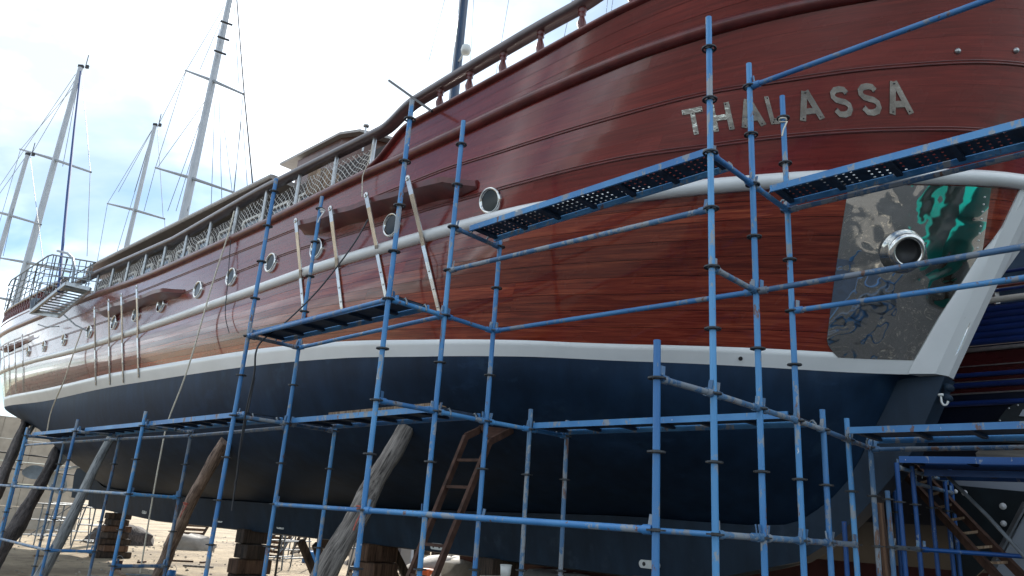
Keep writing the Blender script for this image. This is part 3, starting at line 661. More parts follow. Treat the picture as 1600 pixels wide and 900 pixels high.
# drain hole in the boot stripe, hook and links on the stem
v, tt = pick(1157, 560); MB().lathe(SW(v, tt), hull_normal(v, tt), [(0.026, 0.006), (0.024, 0.014), (0.014, 0.014), (0.001, 0.008)], 14).build('drain', 'black_metal', ship)
P = pxp(1470, 618, 9.70); hk = [P + np.array([0, 0, 0.02])] + [P + np.append(-AX, 0) * (0.05 - 0.05 * math.cos(q)) * 0.7 + np.array([0, 0, -0.06 - 0.055 * math.sin(q)]) for q in np.linspace(0, math.pi * 0.95, 9)]
MB().tube(hk, 0.012, 8).lathe(P + np.array([0, 0, 0.0]), (0, 0, 1), [(0.001, -0.01), (0.03, -0.005), (0.03, 0.02), (0.001, 0.025)], 10).build('stem_hook', 'plastic_white', ship)
for (x, y) in ((1483, 606), (1481, 622)):
    P = pxp(x, y, 9.9); MB().lathe(P, np.append(PX, 0), [(0.001, -0.06), (0.045, -0.06), (0.045, 0.06), (0.001, 0.06)], 12).build('bobstay_eye', 'slate_paint', ship)
for x, y in ((1496, 80), (1587, 79)):
    v, tt = pick(x, y); MB().lathe(SW(v, tt), hull_normal(v, tt), [(0.034, 0), (0.034, 0.012), (0.02, 0.03), (0.001, 0.034)], 12).build('eye_bolt', 'steel', ship)

# polished anchor plate with hawse pipe
def plate_pt(v, f):
    """f = 0 left edge .. 1 edge along the stem"""
    t_l = np.interp(v, [0.1, 1.0], PLT[0]); t_r = np.interp(v, [0.1, 1.0], PLT[1]); return t_l + (t_r - t_l) * f
vl0, tl0 = pick(1289, 552); vl1, tl1 = pick(1322, 312); vr0, tr0 = pick(1533, 400); vr1, tr1 = pick(1547, 300)
PLT = ([tl0 + (tl1 - tl0) * (0.1 - vl0) / (vl1 - vl0), tl0 + (tl1 - tl0) * (1.0 - vl0) / (vl1 - vl0)], [tr0 + (tr1 - tr0) * (0.1 - vr0) / (vr1 - vr0), tr0 + (tr1 - tr0) * (1.0 - vr0) / (vr1 - vr0)])
pb = MB(); rows = []; uv = []; nu, nv = 40, 40
for k in range(nv + 1):
    v = 0.075 + (0.955 - 0.075) * k / nv; r = []
    cut = 0.10 * (1 - min(1, (k / nv) * 9)) ** 2
    for j in range(nu + 1):
        f = cut + (1 - 2 * cut) * j / nu; tt = plate_pt(v, f); P = SW(v, tt); r.append(P + hull_normal(v, tt) * 0.010); uv.append((f * 1.5, v * 2.2))
    rows.append(r)
pb.grid(rows)
for rr in (rows[0], rows[-1], [q[0] for q in rows], [q[-1] for q in rows]):
    pb.grid([rr, [q - hull_normal(0.5, 0.02) * 0.012 for q in rr]], False); uv += [(0, 0)] * (2 * len(rr))
pb.uv = uv; plate = pb.build('anchor_plate', 'mirror_plate', ship)
for k in range(9):                                           # bolts along the stem edge of the plate
    v = 0.62 + 0.036 * k; tt = plate_pt(v, 0.965); MB().lathe(SW(v, tt) + hull_normal(v, tt) * 0.010, hull_normal(v, tt), [(0.012, 0), (0.011, 0.006), (0.001, 0.008)], 8).build('bolt', 'plastic_white', plate)
v, tt = pick(1409, 392); P = SW(v, tt); n = hull_normal(v, tt); n = n * 0.85 + np.array([-0.05, -0.35, -0.05]); n /= np.linalg.norm(n)
hp = MB().lathe(P, n, [(0.265, 0.0), (0.262, 0.02), (0.235, 0.05), (0.225, 0.10), (0.205, 0.15), (0.170, 0.175), (0.150, 0.168), (0.142, 0.14), (0.140, 0.03)], 40).build('hawse_pipe', 'chrome', ship)
MB().lathe(P, n, [(0.142, 0.11), (0.13, 0.06), (0.001, 0.055)], 30).build('pipe_bore', 'black_metal', hp)

# deckhouse with slanted window frames, its roof, wheelhouse
def abox(b, a0, a1, p0, p1, z0, z1): return b.box(W((a0 + a1) / 2, (p0 + p1) / 2, (z0 + z1) / 2), np.append(AX, 0), np.append(PX, 0), (0, 0, 1), abs(a1 - a0), abs(p1 - p0), abs(z1 - z0))
b = MB(); abox(b, 10.8, 27.5, 7.5, 12.5, 6.3, 8.5); b.build('deckhouse', 'shell_dark', ship)
for k in range(13):
    a = 12.0 + k * 1.17; w = MB(); q = [W(a, 6.72, 6.72), W(a + 0.16, 6.72, 7.52), W(a + 0.90, 6.72, 7.52), W(a + 0.74, 6.72, 6.72)]
    for i in range(4): w.beam(q[i], q[(i + 1) % 4], 0.055, 0.05, up=np.append(PX, 0))
    o = w.build('window', 'cream_paint', ship); MB().prism([x + np.append(PX, 0) * 0.02 for x in q], np.append(PX, 0) * 0.01).build('pane', 'window_glass', o)
b = MB(); rows = []
for z, d in ((8.58, 0.0), (8.61, -0.04), (8.67, -0.04), (8.69, 0.03)):
    rows.append([W(a, 7.0 + d + 0.35 * max(0, (a - 26.5) / 2) ** 2, z + 0.012 * (a - 13)) for a in np.linspace(14.9, 28.2, 24)])
b.grid(rows); b.grid([rows[0], [q + np.append(PX, 0) * 5.9 for q in rows[0]]]); b.grid([rows[-1], [q + np.append(PX, 0) * 5.9 for q in rows[-1]]])
for j in (0, -1): b.add([r[j] for r in rows] + [rows[-1][j] + np.append(PX, 0) * 5.9, rows[0][j] + np.append(PX, 0) * 5.9], [tuple(range(6))])
b.build('deckhouse_roof', 'roof_grey', ship)
wh = MB(); P = []
for a, p in ((15.0, 7.62), (13.2, 7.62), (12.8, 7.8), (12.5, 8.4), (12.5, 11.6), (12.8, 12.2), (13.2, 12.4), (15.0, 12.4)): P.append(W(a, p, 8.2))
wh.prism(P, (0, 0, 1.13)); w_ = wh.build('wheelhouse', 'house_wood', ship)
rf = MB(); P = []
for a, p in ((15.75, 7.55), (13.1, 7.5), (12.6, 7.68), (12.3, 8.3), (12.3, 11.7), (12.6, 12.3), (13.1, 12.5), (15.75, 12.5)): P.append(W(a, p, 9.33 + 0.03 * (a - 13)))
rf.prism(P, (0, 0, 0.06)); rf.build('wheelhouse_roof', 'roof_grey', w_)
b = MB(); b.box(W(14.6, 8.0, 9.50), np.append(AX, 0), np.append(PX, 0), (0, 0, 1), 0.35, 0.25, 0.22, 0.6); b.build('horn', 'black_metal', w_)
P = pxp(571, 205, 7.2); MB().tube([P + np.array([0, 0, -0.45]), P + np.array([0, 0, 0.12])], 0.02, 8).lathe(P + np.array([0, 0, 0.12]), (0, 0, 1), [(0.001, -0.03), (0.06, -0.02), (0.06, 0.02), (0.001, 0.04)], 12).build('deck_vent', 'steel', ship)
b = MB(); Q0, Q1 = pxp(608, 126, 6.1), pxp(675, 174, 5.7); b.tube([Q0, Q1], 0.02, 8).build('boat_pole', 'black_metal', ship)
# clutter seen behind the net
b = MB(); q = pxp(503, 288, 6.5); b.box(q, np.append(AX, 0) + np.array([0, 0, 0.2]), np.append(PX, 0), (0, 0, 1), 0.62, 0.3, 0.5); tag(b.build('plywood_crate', 'board_wood'), 'tan plywood crate standing behind the safety net on deck', 'crate')
# foremast
Pm = pxp(709, 153, 10.0); am, pm, zm = apz(Pm)
MB().tube([W(am, 10, 6.6), W(am, 10, 12.0), W(am, 10, 26.0)], [0.125, 0.12, 0.09], 20).build('foremast', 'dark_mast', ship)
MB().tube([W(am - 0.02, 9.87, 8.0), W(am - 0.02, 9.89, 25.0)], 0.012, 6).build('sail_track', 'aluminium', ship)
Pl = pxp(728, 78, 9.75); MB().lathe(Pl, (0, 0, 1), [(0.001, -0.12), (0.10, -0.10), (0.12, 0.0), (0.10, 0.10), (0.001, 0.12)], 16).tube([Pl, W(am, 10, Pl[2])], 0.02, 6).build('deck_light', 'plastic_white', ship)
for (x0, y0, x1, y1) in ((690, 18, 705, -40), (737, 60, 742, -40), (788, 40, 800, -30), (882, 55, 903, -40), (947, 20, 953, -30), (955, 18, 962, -30)):
    Q0 = pxp(x0, y0, 9.4); Q1 = pxp(x1, y1, 9.8); d = Q1 - Q0; MB().tube([Q0 - d * 1.2, Q1 + d * 2.5], 0.006, 5).build('rigging_wire', 'wire', ship)
# aft bulwark with balusters
b = MB(); aa = np.linspace(25.6, 38.5, 24); b.grid([[W(a, float(LF[4][0](a)) - 0.02, float(LF[4][1](a)) - 0.05) for a in aa], [W(a, float(LF[4][0](a)) - 0.02, float(LF[4][1](a)) + 0.42) for a in aa]])
b.grid([[W(a, float(LF[4][0](a)) - 0.05, float(LF[4][1](a)) + 0.42) for a in aa], [W(a, float(LF[4][0](a)) - 0.05, float(LF[4][1](a)) + 0.49) for a in aa], [W(a, float(LF[4][0](a)) + 0.12, float(LF[4][1](a)) + 0.49) for a in aa]], False)
b.build('aft_bulwark', 'upper_wood', ship)
b = MB(); pr = [W(a, float(LF[4][0](a)), float(LF[4][1](a)) + 0.98) for a in aa]; b.sweep(pr, outs_along(lambda i: pr[int(i)], range(len(pr)))[1], [(-0.08, -0.04), (0.08, -0.04), (0.08, 0.04), (-0.08, 0.04)]).build('aft_handrail', 'rail_wood', ship)
for k in range(26):
    a = 25.8 + k * 0.42; baluster(a, float(LF[4][0](a)), float(LF[4][1](a)) + 0.49, float(LF[4][1](a)) + 0.95)
# rudder and propeller
b = MB(); pr_ = [(31.0, 1.3), (33.2, 1.35), (33.5, 2.2), (33.0, 3.05), (31.6, 3.0), (31.1, 2.6)]
b.prism([W(a, 9.9, z) for a, z in pr_], np.append(PX, 0) * 0.16); b.build('rudder', 'slate_paint', ship)
hub = pxp(80, 737, 8.7); b = MB()
A3 = np.append(AX, 0); b.lathe(hub, A3, [(0.001, 0.16), (0.06, 0.12), (0.10, 0.0), (0.09, -0.14), (0.05, -0.2)], 14); b.tube([hub - A3 * 0.1, hub - A3 * 4.0 + np.array([0, 0, 0.25])], 0.05, 8)
pro = b.build('propeller', 'bronze', ship)
for k in range(3):
    q = 2 * math.pi * k / 3 + math.pi + 0.12; rad = np.append(PX, 0) * math.cos(q) + np.array([0, 0, math.sin(q)]); tg = np.cross(A3, rad); out = []
    bl = MB(); rw = []
    for i in range(9):
        s = i / 8; w = 0.30 * math.sin(math.pi * (0.10 + 0.86 * s)) ** 0.7; tw = 0.9 - 0.6 * s; c = hub + rad * (0.08 + 0.85 * s); dr = tg * math.cos(tw) + A3 * math.sin(tw)
        rw.append([c - dr * w, c - dr * w * 0.3 + A3 * 0.02, c + dr * w * 0.3 + A3 * 0.02, c + dr * w])
    bl.grid(rw); bl.grid([[q_ - A3 * 0.025 for q_ in r] for r in rw], flip=True); bl.build('blade', 'bronze', pro)

# boarding ladder platform slung outside the rail
gp = thing('boarding_platform', 'grey metal boarding platform with hooped guard rails slung outside the ship rail', 'gangway', pxp(95, 470, 5.6))
c4 = [pxp(48, 488, 5.25), pxp(104, 443, 5.25), pxp(141, 452, 5.75), pxp(92, 494, 5.75)]
b = MB()
for i in range(4): b.beam(c4[i], c4[(i + 1) % 4], 0.07, 0.10)
b.build('frame', 'steel', gp)
for k in range(1, 12):
    s = k / 12; MB().beam(c4[0] * (1 - s) + c4[1] * s, c4[3] * (1 - s) + c4[2] * s, 0.085, 0.03).build('slat', 'galvanised', gp)
b = MB(); u_ = [pxp(103, 440, 5.25), pxp(140, 449, 5.75), pxp(137, 457, 5.75), pxp(101, 449, 5.25)]; b.prism(u_, np.append(AX, 0) * 0.35); b.build('top_step', 'galvanised', gp)
b = MB(); b.prism([pxp(47, 465, 5.25), pxp(63, 466, 5.55), pxp(62, 486, 5.55), pxp(48, 489, 5.25)], np.append(AX, 0) * 0.05).build('end_panel', 'galvanised', gp)
def rail(pts, r=0.022, nm='guard_rail', m='galvanised'): return MB().tube([pxp(*q) for q in pts], r, 7).build(nm, m, gp)
rail([(13, 447, 5.0), (18, 438, 5.0), (75, 400, 5.0), (82, 398, 5.05), (120, 405, 5.5), (149, 410, 5.8)])
rail([(14, 445, 5.0), (30, 448, 5.2), (100, 462, 5.7)], 0.016); rail([(22, 436, 5.0), (60, 442, 5.3), (140, 457, 5.8)], 0.016)
rail([(40, 423, 5.0), (90, 431, 5.4), (150, 440, 5.8)], 0.016); rail([(58, 412, 5.0), (110, 421, 5.5), (145, 425, 5.8)], 0.016)
rail([(45, 482, 5.3), (95, 442, 5.8), (148, 411, 5.8)], 0.016)
for q in ([(24, 435, 5.0), (9, 487, 5.0)], [(60, 409, 5.0), (47, 470, 5.2)], [(88, 400, 5.1), (74, 462, 5.3)], [(106, 404, 5.4), (92, 446, 5.4)], [(142, 411, 5.8), (133, 450, 5.8)], [(14, 450, 5.0), (7, 484, 5.0)], [(63, 440, 5.3), (54, 476, 5.3)]): rail(q, 0.016, 'upright')
for k_ in range(7):
    f = k_ / 6; rail([(26 + 50 * f, 433 - 33 * f, 5.0), (12 + 50 * f, 482 - 30 * f, 5.05)], 0.013, 'upright')
    rail([(84 + 62 * f, 399 + 11 * f, 5.1 + 0.7 * f), (70 + 66 * f, 462 - 8 * f, 5.2 + 0.6 * f)], 0.013, 'upright')
for f in (0.2, 0.4, 0.6, 0.8): rail([(13 - 4 * f, 447 + 38 * f, 5.0), (76 - 12 * f, 400 + 52 * f, 5.0), (149 - 10 * f, 410 + 42 * f, 5.8)], 0.012)
rail([(113, 441, 5.3), (116, 420, 5.3), (114, 404, 5.3), (106, 396, 5.3), (90, 392, 5.3)], 0.035, 'hoop')
rail([(100, 492, 5.7), (118, 508, 5.85), (136, 517, 5.95)], 0.02, 'brace'); rail([(60, 507, 5.8), (72, 511, 5.9), (92, 510, 5.95)], 0.018, 'brace')

# ------------------------------------------------------------------ scaffold round the bow
sc = thing('scaffold', 'bright blue ring-lock tube scaffold standing along the ship bow and side', 'scaffold', W(6, 5.3, 0))
rb = MB(); n = 16
for r0, r1 in ((0.046, 0.064),):
    rb.lathe((0, 0, 0), (0, 0, 1), [(r0, -0.006), (r1, -0.006), (r1, 0.006), (r0, 0.006), (r0, -0.006)], n, False)
for k in range(4):
    q = math.pi / 2 * k + 0.4; d = np.array([math.cos(q), math.sin(q), 0]); rb.box(d * 0.036, d, (-d[1], d[0], 0), (0, 0, 1), 0.03, 0.016, 0.010)
rb.lathe((0, 0, 0), (0, 0, 1), [(0.031, -0.012), (0.031, 0.012)], 12)
ROS = rb.mesh('rosette', mat='ring_steel')
wb = MB(); wb.box((0, 0, 0.045), (1, 0, 0), (0, 1, 0), (0, 0, 1), 0.010, 0.030, 0.105, 1.15); WEDGE = wb.mesh('wedge', mat='tube_worn')
def standard(parent, a, p, ztop, mat='tube_blue', z0=0.10, lean=(0, 0), r=0.0262):
    B = W(a, p, GZ); T = W(a + lean[0], p + lean[1], ztop); L = MB()
    L.tube([B + np.array([0, 0, 0.02]), B + (T - B) * 0.5, T], r, 12)
    L.tube([T - (T - B) / np.linalg.norm(T - B) * 0.01, T - (T - B) / np.linalg.norm(T - B) * -0.001], r * 0.8, 10)
    L.box(B + np.array([0, 0, 0.012]), (1, 0, 0), (0, 1, 0), (0, 0, 1), 0.15, 0.15, 0.012)
    o = MB.build(L, 'standard', mat, parent)
    z = z0
    while z < ztop - 0.05:
        q = B + (T - B) * (z - GZ) / (ztop - GZ); inst('rosette', ROS, o, q, (0, 0, random.uniform(0, 1.5))); z += 0.5
    return o
A0_, A1_, A2_, A3_, A4_, A5_ = 2.82, 5.86, 8.89, 12.05, 14.95, 17.95
ZB = 0.11
POST = {'N': (2.86, 4.34, 2.88), 'A': (A0_, 5.02, 5.93), 'B': (A0_, 5.76, 5.86), 'C': (A0_, 6.46, 5.86), 'R1': (A0_ + .02, 7.07, 2.80), 'R2': (2.90, 7.86, 2.83), 'R3': (2.93, 8.50, 2.74),
 'E': (5.88, 4.18, 5.84), 'D': (A1_, 4.89, 5.91), 'F': (5.87, 5.62, 4.73), 'J': (5.85, 6.29, 2.84), 'K': (5.83, 6.92, 2.80),
 'H': (A2_, 4.24, 5.80), 'G': (8.88, 4.97, 5.80), 'I': (8.91, 5.70, 2.80), 'P3': (12.03, 4.34, 2.83), 'P4': (12.08, 5.12, 2.82), 'P1': (14.97, 4.28, 2.82), 'P2': (14.88, 5.0, 2.80),
 'P5': (18.0, 4.25, 2.78), 'P6': (17.95, 4.98, 2.70), 'B2': (-0.2, 5.76, 5.9), 'C2': (-0.2, 6.46, 5.9), 'R22': (-0.2, 7.86, 2.9), 'R32': (-0.2, 8.5, 2.9), 'P7': (21.0, 4.3, 2.7), 'P8': (21.0, 5.0, 2.7)}
for k, (a, p, zt) in POST.items():
    standard(sc, a, p, zt, lean=(random.uniform(-.012, .012), random.uniform(-.012, .012)), mat='tube_worn' if k in ('K', 'J', 'R3', 'P2', 'P6', 'P4') else 'tube_blue', z0=ZB)
q_ = W(2.82, 5.02, 5.93); MB().lathe(q_, (0, 0, 1), [(0.0268, -0.07), (0.0268, 0.004), (0.001, 0.006)], 12).build('wooden_tip', 'board_wood', sc)
def ledger(parent, q0, q1, mat='tube_blue', r=0.0245, heads=True):
    P, Q = np.array(q0), np.array(q1); d = (Q - P) / np.linalg.norm(Q - P); b = MB(); b.tube([P + d * 0.045, (P + Q) / 2, Q - d * 0.045], r, 10)
    for e, s in ((P, 1), (Q, -1)):
        b.tube([e + d * s * 0.03, e + d * s * 0.10], r * 1.35, 8)
    o = b.build('ledger', mat, parent)
    if heads:
        for e, s in ((P, 1), (Q, -1)): inst('wedge', WEDGE, o, e + d * s * 0.052, (0.12, 0.1, random.uniform(0, 3)))
    return o
def pz(k, z): a, p, _ = POST[k]; return W(a, p, z)
def run(keys, z, mat='tube_blue'):
    for k, l in zip(keys, keys[1:]): ledger(sc, pz(k, z), pz(l, z), mat)
run(['A', 'B', 'C'], 4.61); run(['A', 'B'], 3.61, 'tube_worn'); run(['N', 'A', 'B', 'C', 'R1', 'R2', 'R3'], 2.61, 'tube_worn'); run(['A', 'B', 'C', 'R1', 'R2'], 1.61, 'tube_worn')
run(['D', 'F'], 4.61, 'tube_worn'); run(['E', 'D', 'F'], 3.61); run(['E', 'D', 'F', 'J', 'K'], 2.61); run(['H', 'G'], 3.61, 'tube_worn'); run(['H', 'G', 'I'], 2.61, 'tube_worn')
run(['P3', 'P4'], 2.61, 'tube_worn'); run(['P1', 'P2'], 2.61, 'tube_worn'); run(['P3', 'P4'], 1.61); run(['P3', 'P4'], 0.61, 'tube_worn'); run(['P1', 'P2'], 0.61); run(['P5', 'P6'], 2.61, 'tube_worn'); run(['P5', 'P6'], 1.61)
run(['A', 'D'], 4.11, 'tube_worn'); run(['B', 'F'], 3.61); run(['F', 'B'], 1.61); run(['N', 'E'], 1.61); run(['E', 'H'], 3.61); run(['D', 'G'], 3.61); run(['D', 'G'], 1.61)
run(['P3', 'P1', 'P5', 'P7'], 1.61, 'tube_worn'); run(['P1', 'P5', 'P7'], 0.61, 'tube_worn'); run(['G', 'P4', 'P2', 'P6', 'P8'], 2.56, 'tube_worn')
run(['B', 'B2'], 5.61); run(['B', 'B2'], 3.61, 'tube_worn'); run(['C', 'C2'], 3.61); run(['C', 'C2'], 4.61, 'tube_worn'); run(['R3', 'R32'], 2.59, 'tube_worn'); run(['B2', 'C2'], 4.61); run(['R22', 'R32'], 2.61)
# hook couplers of the boards on the ledgers are part of each board
def board(label, e0, e1, z, p00, p01, p10=None, p11=None, perf=False, mat='tube_blue', rh=0.062, name='scaffold_deck', group='steel deck boards hooked onto the blue scaffold'):
    """steel deck board from a=e0 to a=e1, between p00..p01 at e0 and p10..p11 at e1"""
    p10 = p00 if p10 is None else p10; p11 = p01 if p11 is None else p11
    c = W((e0 + e1) / 2, (p00 + p11) / 2, z); t_ = thing(name, label, 'platform', c, group); zz = z + 0.045
    def pt(s, u, dz=0): return W(e0 + (e1 - e0) * s, (p00 + (p10 - p00) * s) * (1 - u) + (p01 + (p11 - p01) * s) * u, zz + dz)
    for u in (0.0, 1.0): MB().beam(pt(0.008, u), pt(0.992, u), 0.022, rh).build('side_rail', mat, t_)
    b = MB(); zt = rh / 2 - 0.008
    if perf:
        nx, ny = 46, 5; ss = []; fac = []
        xs = []; 
        for i in range(nx): xs += [(i + 0.0) / nx, (i + 0.36) / nx, (i + 0.64) / nx]
        xs.append(1.0); ys = []
        for j in range(ny): ys += [(j + 0.0) / ny, (j + 0.36) / ny, (j + 0.64) / ny]
        ys.append(1.0)
        V = [pt(0.01 + 0.98 * x, 0.04 + 0.92 * y, zt) for y in ys for x in xs]; nn = len(xs); F = []
        for j in range(len(ys) - 1):
            for i in range(nn - 1):
                if i % 3 == 1 and j % 3 == 1 and (i // 3) % 6 != 5: continue
                F.append((j * nn + i, j * nn + i + 1, (j + 1) * nn + i + 1, (j + 1) * nn + i))
        b.add(V, F)
    else: b.grid([[pt(s, 0.04, zt) for s in np.linspace(0.01, 0.99, 8)], [pt(s, 0.96, zt) for s in np.linspace(0.01, 0.99, 8)]], False)
    b.build('deck_panel', 'deck_dark', t_)
    for s in np.linspace(0.02, 0.98, 7): MB().beam(pt(s, 0.03, zt - 0.02), pt(s, 0.97, zt - 0.02), 0.05, 0.03).build('cross_bar', 'deck_dark', t_)
    for s in (0.006, 0.994):
        for u in (0.18, 0.82):
            q = pt(s, u); dA = np.append(AX, 0) * (0.05 if (s < 0.5) == (e0 > e1) else -0.05)
            MB().tube([q, q + dA * 0.5 + np.array([0, 0, 0.012]), q + dA + np.array([0, 0, -0.02]), q + dA * 1.1 + np.array([0, 0, -0.06])], 0.011, 6).build('hook', 'galvanised', t_)
    return t_
board('perforated steel deck board hung highest left of the THALASSA lettering, over mid bow', A0_ + .02, A1_ - .02, 4.61, 5.06, 5.42, 5.10, 5.48, True)
board('perforated steel deck board right of the lettering, running out at the top right', A0_ - .02, -0.18, 4.61, 6.02, 6.40, perf=True)
board('steel deck board under the chain plates at portside middle height of scaffold', A1_ + .02, A2_ - .02, 3.61, 4.30, 4.70)
board('long low steel deck board in front of the navy bow bottom', A0_ + .03, A1_ - .02, 2.61, 6.40, 6.95, 6.32, 6.88)
board('low steel deck board with plank ends over the grey timber prop', A1_ + .02, A2_ - .02, 2.61, 4.98, 5.55, 5.02, 5.60)
board('low steel deck board between cream rope and the tall left standard', A2_ + .03, A3_ - .02, 2.61, 4.40, 4.92, 4.42, 4.95)
board('low steel deck board over the pale straight prop, left of cream rope', A3_ + .02, A4_ - .02, 2.61, 4.42, 4.92)
board('leftmost low steel deck board, near the propeller', A4_ + .02, 17.95, 2.61, 4.36, 4.9)
board('low wide deck board crossing in front of the stem at lower right', A0_ - .0, -0.18, 2.62, 7.55, 8.35)
# loose planks lying on boards
b = MB(); b.beam(W(6.2, 5.2, 2.725), W(8.2, 5.25, 2.725), 0.24, 0.035); tag(b.build('timber_plank', 'board_wood'), 'worn tan timber plank lying on low deck board above the grey prop', 'plank')
b = MB(); b.tube([W(2.9, 7.8, 1.64), W(2.84, 7.1, 1.64)], 0.03, 8)
# cloth tape and cord tied to the standards
def knot(x, y, p, label, mat='rope_cream'):
    P = pxp(x, y, p); pts = [P + np.array([0.034 * math.cos(q), 0.034 * math.sin(q), 0.012 * math.sin(q * 0.5)]) for q in np.linspace(0, 9, 22)] + [P + np.array([0.03, -0.03, -0.03]), P + np.array([-0.01, -0.04, -0.12]), P + np.array([-0.03, -0.04, -0.2])]
    tag(MB().tube(pts, 0.008, 6).build('cord', mat), label, 'cord')
knot(1223, 188, 6.44, 'pale cord knotted round a blue standard over the letter L')
knot(504, 329, 4.95, 'white cord wound on the standard top beside the chain plates', 'net_white')
knot(563, 793, 4.18, 'red cord binding the grey timber prop to a blue standard', 'rope_red')
knot(290, 787, 5.0, 'thin red cord binding the brown timber prop to the scaffold', 'rope_red')

# ------------------------------------------------------------------ second scaffold beyond the forefoot
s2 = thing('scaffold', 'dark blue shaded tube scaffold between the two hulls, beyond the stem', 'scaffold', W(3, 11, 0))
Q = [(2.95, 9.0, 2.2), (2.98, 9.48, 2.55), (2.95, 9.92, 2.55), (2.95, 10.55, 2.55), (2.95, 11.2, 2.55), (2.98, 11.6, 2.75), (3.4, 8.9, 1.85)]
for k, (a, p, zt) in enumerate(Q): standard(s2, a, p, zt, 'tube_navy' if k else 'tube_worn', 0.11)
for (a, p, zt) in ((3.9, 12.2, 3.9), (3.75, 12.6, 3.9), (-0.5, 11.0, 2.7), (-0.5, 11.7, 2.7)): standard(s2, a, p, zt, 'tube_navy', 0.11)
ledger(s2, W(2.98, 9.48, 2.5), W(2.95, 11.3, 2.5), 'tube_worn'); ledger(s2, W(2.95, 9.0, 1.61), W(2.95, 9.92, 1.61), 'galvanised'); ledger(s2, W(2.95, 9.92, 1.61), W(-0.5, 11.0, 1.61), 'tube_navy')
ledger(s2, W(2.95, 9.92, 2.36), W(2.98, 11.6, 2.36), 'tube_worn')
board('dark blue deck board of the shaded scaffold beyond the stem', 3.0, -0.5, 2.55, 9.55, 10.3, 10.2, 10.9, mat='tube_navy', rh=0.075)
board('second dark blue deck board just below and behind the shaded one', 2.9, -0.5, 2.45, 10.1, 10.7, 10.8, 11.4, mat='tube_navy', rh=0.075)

# ------------------------------------------------------------------ timber props
def log(name, label, top, bot, r0, r1, mat, jag=0.10, group='timber props shoring the hull', bend=0.05, n=34):
    top, bot = np.array(top, float), np.array(bot, float); pts = []; R = []; d = top - bot; side = np.cross(d, (0, 0, 1.0)); side /= np.linalg.norm(side)
    ph = random.uniform(0, 6)
    for k in range(n + 1):
        s = k / n; pts.append(bot + d * s + side * bend * math.sin(s * 5 + ph) + np.array([0, 0, 1.0]) * 0); R.append((r1 + (r0 - r1) * s) * (1 + jag * 0.7 * math.sin(s * 17 + ph * 3) * math.sin(s * 7 + ph)))
    L = np.linalg.norm(d); b = MB(); b.tube([(0, 0, L * k / n) for k in range(n + 1)], 1.0, 14, jag=0)
    # bark relief: lengthwise ridges
    m_ = MB(); n2 = 22; ridge = [1 + random.uniform(-jag, jag) for _ in range(n2)]; rings = []
    w1 = side; w2 = np.cross(d / L, side)
    loc = []
    for k in range(n + 1):
        c = pts[k]; rings.append([c + (w1 * math.cos(2 * math.pi * j / n2) + w2 * math.sin(2 * math.pi * j / n2)) * R[k] * ridge[j] * (1 + random.uniform(-jag, jag) * 0.30 + jag * 0.9 * math.sin(k * 0.55 + ph) * math.sin(2 * math.pi * j / n2 + ph * 2 + k * 0.13)) for j in range(n2)])
    vs = [q for rg in rings for q in rg]; fs_ = [(i * n2 + j, i * n2 + (j + 1) % n2, (i + 1) * n2 + (j + 1) % n2, (i + 1) * n2 + j) for i in range(n) for j in range(n2)]
    m_.add(vs, fs_, True); m_.add(rings[0], [tuple(range(n2))[::-1]]); m_.add(rings[-1], [tuple(range(n2))])
    # build with z axis along the log so the grain follows it
    o = bpy.data.objects.new(name, None); zax = Vector(d / L); xax = Vector(side); yax = zax.cross(xax); Mx = Matrix((xax, yax, zax)).transposed().to_4x4(); Mx.translation = Vector(bot)
    inv = Mx.inverted(); me = bpy.data.meshes.new(name); me.from_pydata([tuple(inv @ Vector(q)) for q in m_.v], [], m_.f); me.polygons.foreach_set('use_smooth', m_.sm); me.materials.append(MAT[mat])
    bpy.data.objects.remove(o); o = bpy.data.objects.new(name, me); COL.objects.link(o); o.matrix_world = Mx
    return tag(o, label, 'prop', group)
UG = np.array([W(a, *under(a, q)) for a in np.linspace(3, 38, 260) for q in np.linspace(0.05, 1, 24)]); _c = (UG - CAM) @ RM
UGP = np.stack([800 + FPX * _c[:, 0] / -_c[:, 2], 450 - FPX * _c[:, 1] / -_c[:, 2]], axis=1)
def hull_under(x, y): return UG[np.argmin(np.hypot(UGP[:, 0] - x, UGP[:, 1] - y))]
log('timber_prop', 'thick weathered grey timber prop right of the middle, leaning on the navy bottom', hull_under(640, 664) + np.append(PX, 0) * .02, pxz(418, 1050, GZ), 0.125, 0.175, 'log_grey', 0.13)
log('timber_prop', 'brown split timber prop left of the grey one, tied with red cord', hull_under(352, 684), pxz(238, 912, GZ), 0.115, 0.15, 'log_brown', 0.12)
log('timber_prop', 'pale straight pole prop at lower left', hull_under(176, 688), pxz(40, 937, GZ), 0.10, 0.125, 'log_pale', 0.03)
log('timber_prop', 'dark cracked timber prop under the stern by the propeller', hull_under(92, 702), pxz(-26, 915, GZ), 0.16, 0.22, 'log_dark', 0.20)
log('timber_prop', 'dark timber prop furthest left under the counter stern', hull_under(38, 668), pxz(-70, 900, GZ), 0.15, 0.18, 'log_dark', 0.15)
log('timber_prop', 'pale pole at far left beside the dark prop', hull_under(46, 672), pxz(-90, 880, GZ), 0.08, 0.10, 'log_pale', 0.04)
b = MB(); q = hull_under(36, 668); b.beam(q + np.append(AX, 0) * 0.5 + np.array([0, 0, .08]), q - np.append(AX, 0) * 0.6 - np.array([0, 0, .12]), 0.14, 0.1); tag(b.build('timber_wedge', 'block_wood'), 'short dark timber pad between props and counter stern', 'timber')
b = MB(); q = hull_under(748, 664); 
